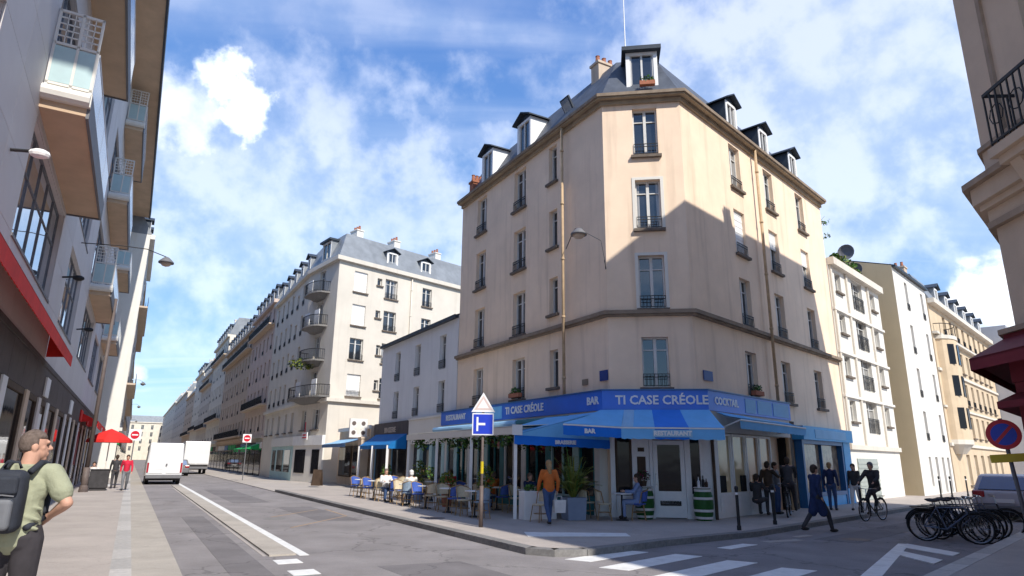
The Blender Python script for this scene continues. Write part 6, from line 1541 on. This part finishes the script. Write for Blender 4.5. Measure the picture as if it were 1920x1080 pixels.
# no parking sign at right
t = thing('no_parking_sign', 'round blue and red no parking sign with yellow plate at the right edge', 'road sign', Vector((8.22, 10.78, ZS)), rzn(Vector((-.62, -.78, 0))))
t.rotation_euler = (0, rad(4), rzn(Vector((-.62, -.78, 0))))
mb = MB(); mb.tube([(0, 0, 0), (0, 0, 2.4)], .03, 10); part('post', mb, m_bumper, t, smooth=True)
mb = MB(); mb.lathe([(.235, .035), (.24, .05)], 32, 0, (0, 0, 2.14), 'y'); o = part('disc', mb, m_signr, t)
q = MB(); q.lathe([(.175, .051), (.175, .054)], 28, 0, (0, 0, 2.14), 'y'); part('blue_face', q, m_signb, o)
q = MB(); q.box(-.17, .17, .055, .058, -.024, .024); bar_ = part('slash', q, m_signr, o, loc=(0, 0, 2.14)); bar_.rotation_euler = (0, rad(45), 0)
mb = MB(); mb.box(-.26, .26, .03, .045, 1.70, 1.83); part('plate', mb, m_signy, t)
# left: lamp post, no entry sign, parasol, street lamps on long arms
t = thing('lamp_post', 'tall grey post on the left pavement beside the modern building', 'lamp post', Lp(20.3, 14.86, ZS)); mb = MB(); mb.tube([(0, 0, 0), (0, 0, 1.1)], .14, 12); mb.tube([(0, 0, 1.1), (0, 0, 9.2)], [.1, .075], 12); part('post', mb, m_pole, t, smooth=True); mb = MB(); mb.lathe([(.2, 0), (.17, .25), (.14, .3)], 12); part('base', mb, m_pole, t)
def lamp(p, q, label, r=.27):
    t = thing('street_lamp', label, 'street lamp', q); a = p - q
    mb = MB(); mb.tube([a, a * .55 + Zv * .25, a * .25 + Zv * .35, Vector((0, 0, .22))], .017, 6); part('arm', mb, m_iron, t, smooth=True)
    mb = MB(); mb.lathe([(.06, .22), (.12, .18), (r, .03), (r * 1.02, -.02)], 18); part('shade', mb, m_bumper, t, smooth=True); mb = MB(); mb.lathe([(r * .8, -.021), (r * .5, -.12), (.02, -.16)], 16); part('glass_bowl', mb, m_tan, t, smooth=True); return t
lamp(Lp(10.2, 15.8, 9.1), Lp(10.5, 13.0, 8.88), 'street lamp on a long arm from the modern building')
for k, u in enumerate((62, 100, 150)): lamp(Lp(u, 14.4, 9.3), Lp(u, 13.05, 9.0), ('first', 'second', 'third')[k] + ' of three small far lamps above the left pavement')
lamp(Lp(2.25, .1, 9.35), Lp(-.1, 1.2, 9.0), 'street lamp on an arm from the downpipe of the peach corner building', .27)
mb = MB(); mb.tube([Cp(-.05, .12, 8.3), Cp(-.05, .3, 8.2), Cp(-.02, .3, 7.95)], .02, 5); mb.tube([Cp(-.02, .05, 8.0), Cp(-.02, .3, 7.95)], .02, 5); part('wall_bracket', mb, m_iron, main, morg)
mb = MB(); mb.tube([Lp(-.1, 1.2, 9.2), Lp(-.9, .9, 8.6), Cp(-.05, .12, 8.3)], .008, 4); part('lamp_wire', mb, m_iron, main, morg)
t = thing('parasol', 'red parasol on the left pavement beside the red canopies', 'parasol', Lp(27, 14.3, ZS)); mb = MB(); mb.lathe([(1.15, 2.35), (1.12, 2.5), (.6, 2.85), (.03, 3.1)], 10); part('canopy', mb, m_red, t); mb = MB(); mb.tube([(0, 0, 0), (0, 0, 2.9)], .03, 8); part('pole', mb, m_creamw, t); mb = MB(); mb.box(-.3, .3, -.3, .3, 0, .1); part('base', mb, m_grey, t)
def round_sign(p, n, label, zc, r, bar=True, sq=None):
    t = thing('road_sign', label, 'road sign', p, rzn(n)); mb = MB(); mb.tube([(0, 0, 0), (0, 0, zc + r)], .035, 8); part('post', mb, m_bumper, t)
    mb = MB(); mb.lathe([(r, .04), (r, .055)], 24, 0, (0, 0, zc), 'y'); o = part('disc', mb, m_signr, t); q = MB(); q.box(-r * .7, r * .7, .056, .06, zc - r * .16, zc + r * .16); part('bar', q, m_signw, o)
    if sq: q = MB(); q.box(-sq, sq, .02, .039, zc - sq, zc + sq); part('backing', q, m_signw, t)
round_sign(Lp(30.5, 13.1, ZS), -dL, 'round no entry sign on white backing beside the white van', 2.9, .24, sq=.34)
round_sign(Lp(36, 5.8, ZS), -dL, 'round no entry sign before the green awnings', 3.0, .24, sq=.3)
# planter-like small sandwich boards and a stool far away
t = thing('sandwich_board', 'small dark board on the pavement by the low shop', 'sandwich board', Lp(25.2, 3.0, ZS), rzn(nL - dL)); mb = MB(); mb.add([(-.3, .2, 0), (.3, .2, 0), (.3, .02, .95), (-.3, .02, .95), (-.3, .17, 0), (.3, .17, 0), (.3, -.01, .95), (-.3, -.01, .95)], [(0,1,2,3),(4,5,6,7),(0,1,5,4),(2,3,7,6),(0,3,7,4),(1,2,6,5)]); part('front_board', mb, m_dbrown, t); mb = MB(); mb.add([(-.3, -.2, 0), (.3, -.2, 0), (.3, -.02, .95), (-.3, -.02, .95), (-.3, -.17, 0), (.3, -.17, 0), (.3, .01, .94), (-.3, .01, .94)], [(0,1,2,3),(4,5,6,7),(0,1,5,4),(2,3,7,6),(0,3,7,4),(1,2,6,5)]); part('back_board', mb, m_dbrown, t)

# ================================================================== VEHICLES (local: rear at y=0, length runs to +y)
def wheels(t, xs, ys, r=.33, w=.2):
    for y in ys:
        for x in xs:
            mb = MB(); mb.lathe([(r * .6, -w/2), (r * .95, -w/2), (r, -w/2 + .03), (r, w/2 - .03), (r * .95, w/2), (r * .6, w/2)], 20, 0, (0, 0, 0), 'x'); o = part('wheel', mb, m_tyre, t, loc=(x, y, r)); q = MB(); q.lathe([(r * .6, -w/2 - .004), (r * .6, w/2 + .004)], 16, 0, (0, 0, 0), 'x'); part('rim', q, m_silver, o)
def shell(prof, W, tum, zwaist, m, name, t, bev=.06):
    """side profile (y, z) extruded to width W, leaning inwards above the waist"""
    mb = MB(); k = len(prof)
    def x(z): return W/2 - (max(0, z - zwaist) * tum)
    mb.add([(-x(z), y, z) for y, z in prof] + [(x(z), y, z) for y, z in prof], [tuple(range(k))[::-1], tuple(range(k, 2*k))] + [(i, (i+1) % k, k + (i+1) % k, k + i) for i in range(k)])
    o = part(name, mb, m, t); b = o.modifiers.new('bevel', 'BEVEL'); b.width = bev; b.segments = 3; b.limit_method = 'ANGLE'; b.angle_limit = rad(20)
    for f in o.data.polygons: f.use_smooth = False
    return o, x
def van(p, d, label, W=2.1, Hh=2.6, L=5.4):
    t = thing('van', label, 'van', p, math.atan2(-d.x, d.y)); prof = [(0, .45), (0.0, 1.2), (.06, Hh), (L - 1.6, Hh), (L - 1.0, 1.75), (L - .1, 1.25), (L, .9), (L, .42)]
    o, x = shell(prof, W, .05, 1.2, m_van, 'body', t, .1)
    mb = MB(); mb.box(-W/2 + .02, W/2 - .02, -.1, .1, .38, .62); bevel(part('bumper', mb, m_bumper, t), .03)
    for sx in (-1, 1):
        mb = MB(); mb.box(sx * (W/4) - W/4 + .1, sx * (W/4) + W/4 - .1, -.035, .02, .7, Hh - .18); dd_ = part('rear_door', mb, m_van, t); bevel(dd_, .02)
        q = MB(); q.box(sx * (W/4) - .03, sx * (W/4) + .03, -.06, -.036, 1.0, 1.4); part('hinge_plate', q, m_van, dd_)
        q = MB(); q.box(sx * (W/2 - .09) - .055, sx * (W/2 - .09) + .055, -.05, .03, .75, 1.35); part('tail_light', q, m_tail, t)
    mb = MB(); mb.box(.04, .14, -.06, -.036, 1.15, 1.3); part('door_handle', mb, m_bumper, t); mb = MB(); mb.box(-.55, -.1, -.05, -.036, .95, 1.07); part('number_plate', mb, m_signy if 0 else m_signw, t)
    mb = MB(); mb.box(-W/2 + .15, W/2 - .15, L - 1.35, L - 1.28, 1.8, 2.3); part('windscreen', mb, G_sky, t)
    mb = MB(); mb.box(-W/2 + .1, W/2 - .1, .2, L - .2, .25, .46); part('underbody', mb, m_black, t); wheels(t, (-W/2 + .14, W/2 - .14), (.95, L - 1.0), .35, .22); return t
van(Lp(32.0, 11.15, ZR), dL, 'white van seen from behind in the left lane')
def truck(p, d, label):
    t = thing('box_truck', label, 'truck', p, math.atan2(-d.x, d.y)); mb = MB(); mb.box(-1.2, 1.2, 0, 5, .95, 3.3); bevel(part('cargo_box', mb, m_van, t), .04)
    for sx in (-1, 1): mb = MB(); mb.box(sx * .6 - .55, sx * .6 + .55, -.04, -.001, 1.05, 3.2); part('rear_door', mb, m_van, t)
    mb = MB(); mb.box(-1.1, 1.1, .1, 6.6, .45, .94); part('chassis', mb, m_black, t); mb = MB(); mb.box(-1.05, 1.05, 5.15, 6.8, .55, 2.5); bevel(part('cab', mb, m_van, t), .15, 3); mb = MB(); mb.box(-1.15, 1.15, -.06, .02, .55, .75); part('bumper', mb, m_bumper, t); wheels(t, (-.95, .95), (1.2, 5.9), .42, .26); return t
truck(Lp(60, 7.15, ZR), dL, 'white box truck farther down the street')
def car(p, d, label, m, W=1.8, L=4.1, Hh=1.48, tail=m_tail, glass=None):
    t = thing('car', label, 'car', p, math.atan2(-d.x, d.y))
    shell([(0.02, .3), (-.04, .55), (.02, .95), (.25, 1.0), (L - .95, .98), (L - .15, .78), (L, .55), (L - .02, .28)], W, .0, 5, m, 'body', t, .09)
    o, x = shell([(.08, .96), (.42, Hh - .05), (.7, Hh), (1.9, Hh), (2.2, Hh - .05), (2.95, .96)], W - .1, .32, .96, m, 'cabin', t, .06)
    g = glass or G_sky
    mb = MB(); mb.add([(-W/2 + .2, .075, 1.0), (W/2 - .2, .075, 1.0), (W/2 - .34, .36, Hh - .09), (-W/2 + .34, .36, Hh - .09), (-W/2 + .2, .1, .98), (W/2 - .2, .1, .98), (W/2 - .34, .4, Hh - .1), (-W/2 + .34, .4, Hh - .1)], [(0,1,2,3),(7,6,5,4),(0,1,5,4),(1,2,6,5),(2,3,7,6),(3,0,4,7)]); part('rear_window', mb, g, t)
    for sx in (-1, 1):
        xa, xb = sx * (W/2 - .045), sx * (W/2 - .05 - (Hh - .1 - .96) * .32 + .012)
        mb = MB(); mb.add([(xa, .5, 1.0), (xa, 2.7, 1.0), (xb, 2.15, Hh - .12), (xb, .75, Hh - .12), (xa - sx*.03, .5, 1.0), (xa - sx*.03, 2.7, 1.0), (xb - sx*.03, 2.15, Hh - .12), (xb - sx*.03, .75, Hh - .12)], [(0,1,2,3),(7,6,5,4),(0,1,5,4),(1,2,6,5),(2,3,7,6),(3,0,4,7)]); part('side_window', mb, g, t)
        mb = MB(); mb.box(sx * (W/2 - .2) - .17, sx * (W/2 - .2) + .17, -.055, .06, .74, .95); bevel(part('tail_light', mb, tail, t), .03)
        mb = MB(); mb.box(sx * (W/2 + .08) - .07, sx * (W/2 + .08) + .07, 2.45, 2.55, .95, 1.1); bevel(part('mirror', mb, m, t), .02)
    mb = MB(); mb.box(-W/2 + .05, W/2 - .05, -.09, .1, .3, .5); bevel(part('bumper', mb, m_bumper, t), .03); mb = MB(); mb.box(-.26, .26, -.07, -.045, .58, .7); part('number_plate', mb, m_signw, t)
    mb = MB(); mb.box(-W/2 + .08, W/2 - .08, .15, L - .15, .16, .31); part('underbody', mb, m_black, t); wheels(t, (-W/2 + .1, W/2 - .1), (.75, L - .85), .31, .2); return t
gls = mat('blue_car_glass', (.01, .05, .2), .06, .1, 2, spec=.9)
car(Rp(8.4, 6.3, ZR), dR, 'silver car with blue rear window parked behind the bicycles', m_silver, glass=gls)
car(Lp(53, 9.1, ZR), dL, 'dark car between the white van and the white truck', m_bumper)
car(Lp(90, 4.8, ZR), dL, 'black car parked beyond the truck', m_black)

# patches and joints in the asphalt
for pts, m_ in (([Lp(3, 7.0), Lp(9, 7.1), Lp(9, 8.3), Lp(3, 8.2)], 0), ([Lp(-8, 11.0), Lp(6, 11.0), Lp(6, 11.6), Lp(-8, 11.6)], 0), ([Lp(-9.5, 7.6), Lp(-5.5, 7.8), Lp(-5.4, 9.3), Lp(-9.4, 9.1)], 0), ([Rp(-2, 3.9), Rp(6, 4.1), Rp(6, 5.0), Rp(-2, 4.9)], 0), ([Lp(12, 8), Lp(24, 8), Lp(24, 9.4), Lp(12, 9.4)], 0)):
    mark('road_patch', pts, mat('asphalt_patch', (.195, .18, .18), .93, .16, .8, .5, 90, spec=.2), ZR + .003)

for k, (u, v, h_, lab) in enumerate(((2.6, 3.1, 1.5, 'leafy potted shrub nearest the corner inside the terrace'), (5.6, 3.1, 1.2, 'leafy potted shrub in the middle of the terrace'), (8.6, 3.0, 1.6, 'taller leafy potted shrub by the last pergola post'), (12.2, 1.0, 1.3, 'leafy potted shrub against the beige wall past the pergola'), (18.6, .9, 1.4, 'leafy potted shrub under the plain blue awning'))):
    t = thing('potted_shrub', lab, 'potted plant', Lp(u, v, ZS)); mb = MB(); mb.lathe([(.15, 0), (.2, .4), (.21, .42)], 12); part('planter', mb, m_terra if k % 2 else m_planter, t)
    mb = MB(); leafblob(mb, (0, 0, h_ * .68), (.3, .3, h_ * .36), 260, .12, 2); part('foliage', mb, [m_leaf, m_leaf2], t, kind='stuff'); mb = MB(); mb.tube([(0, 0, .4), (0, 0, h_ * .8)], [.025, .01], 5); part('stem', mb, m_bamboo, t)
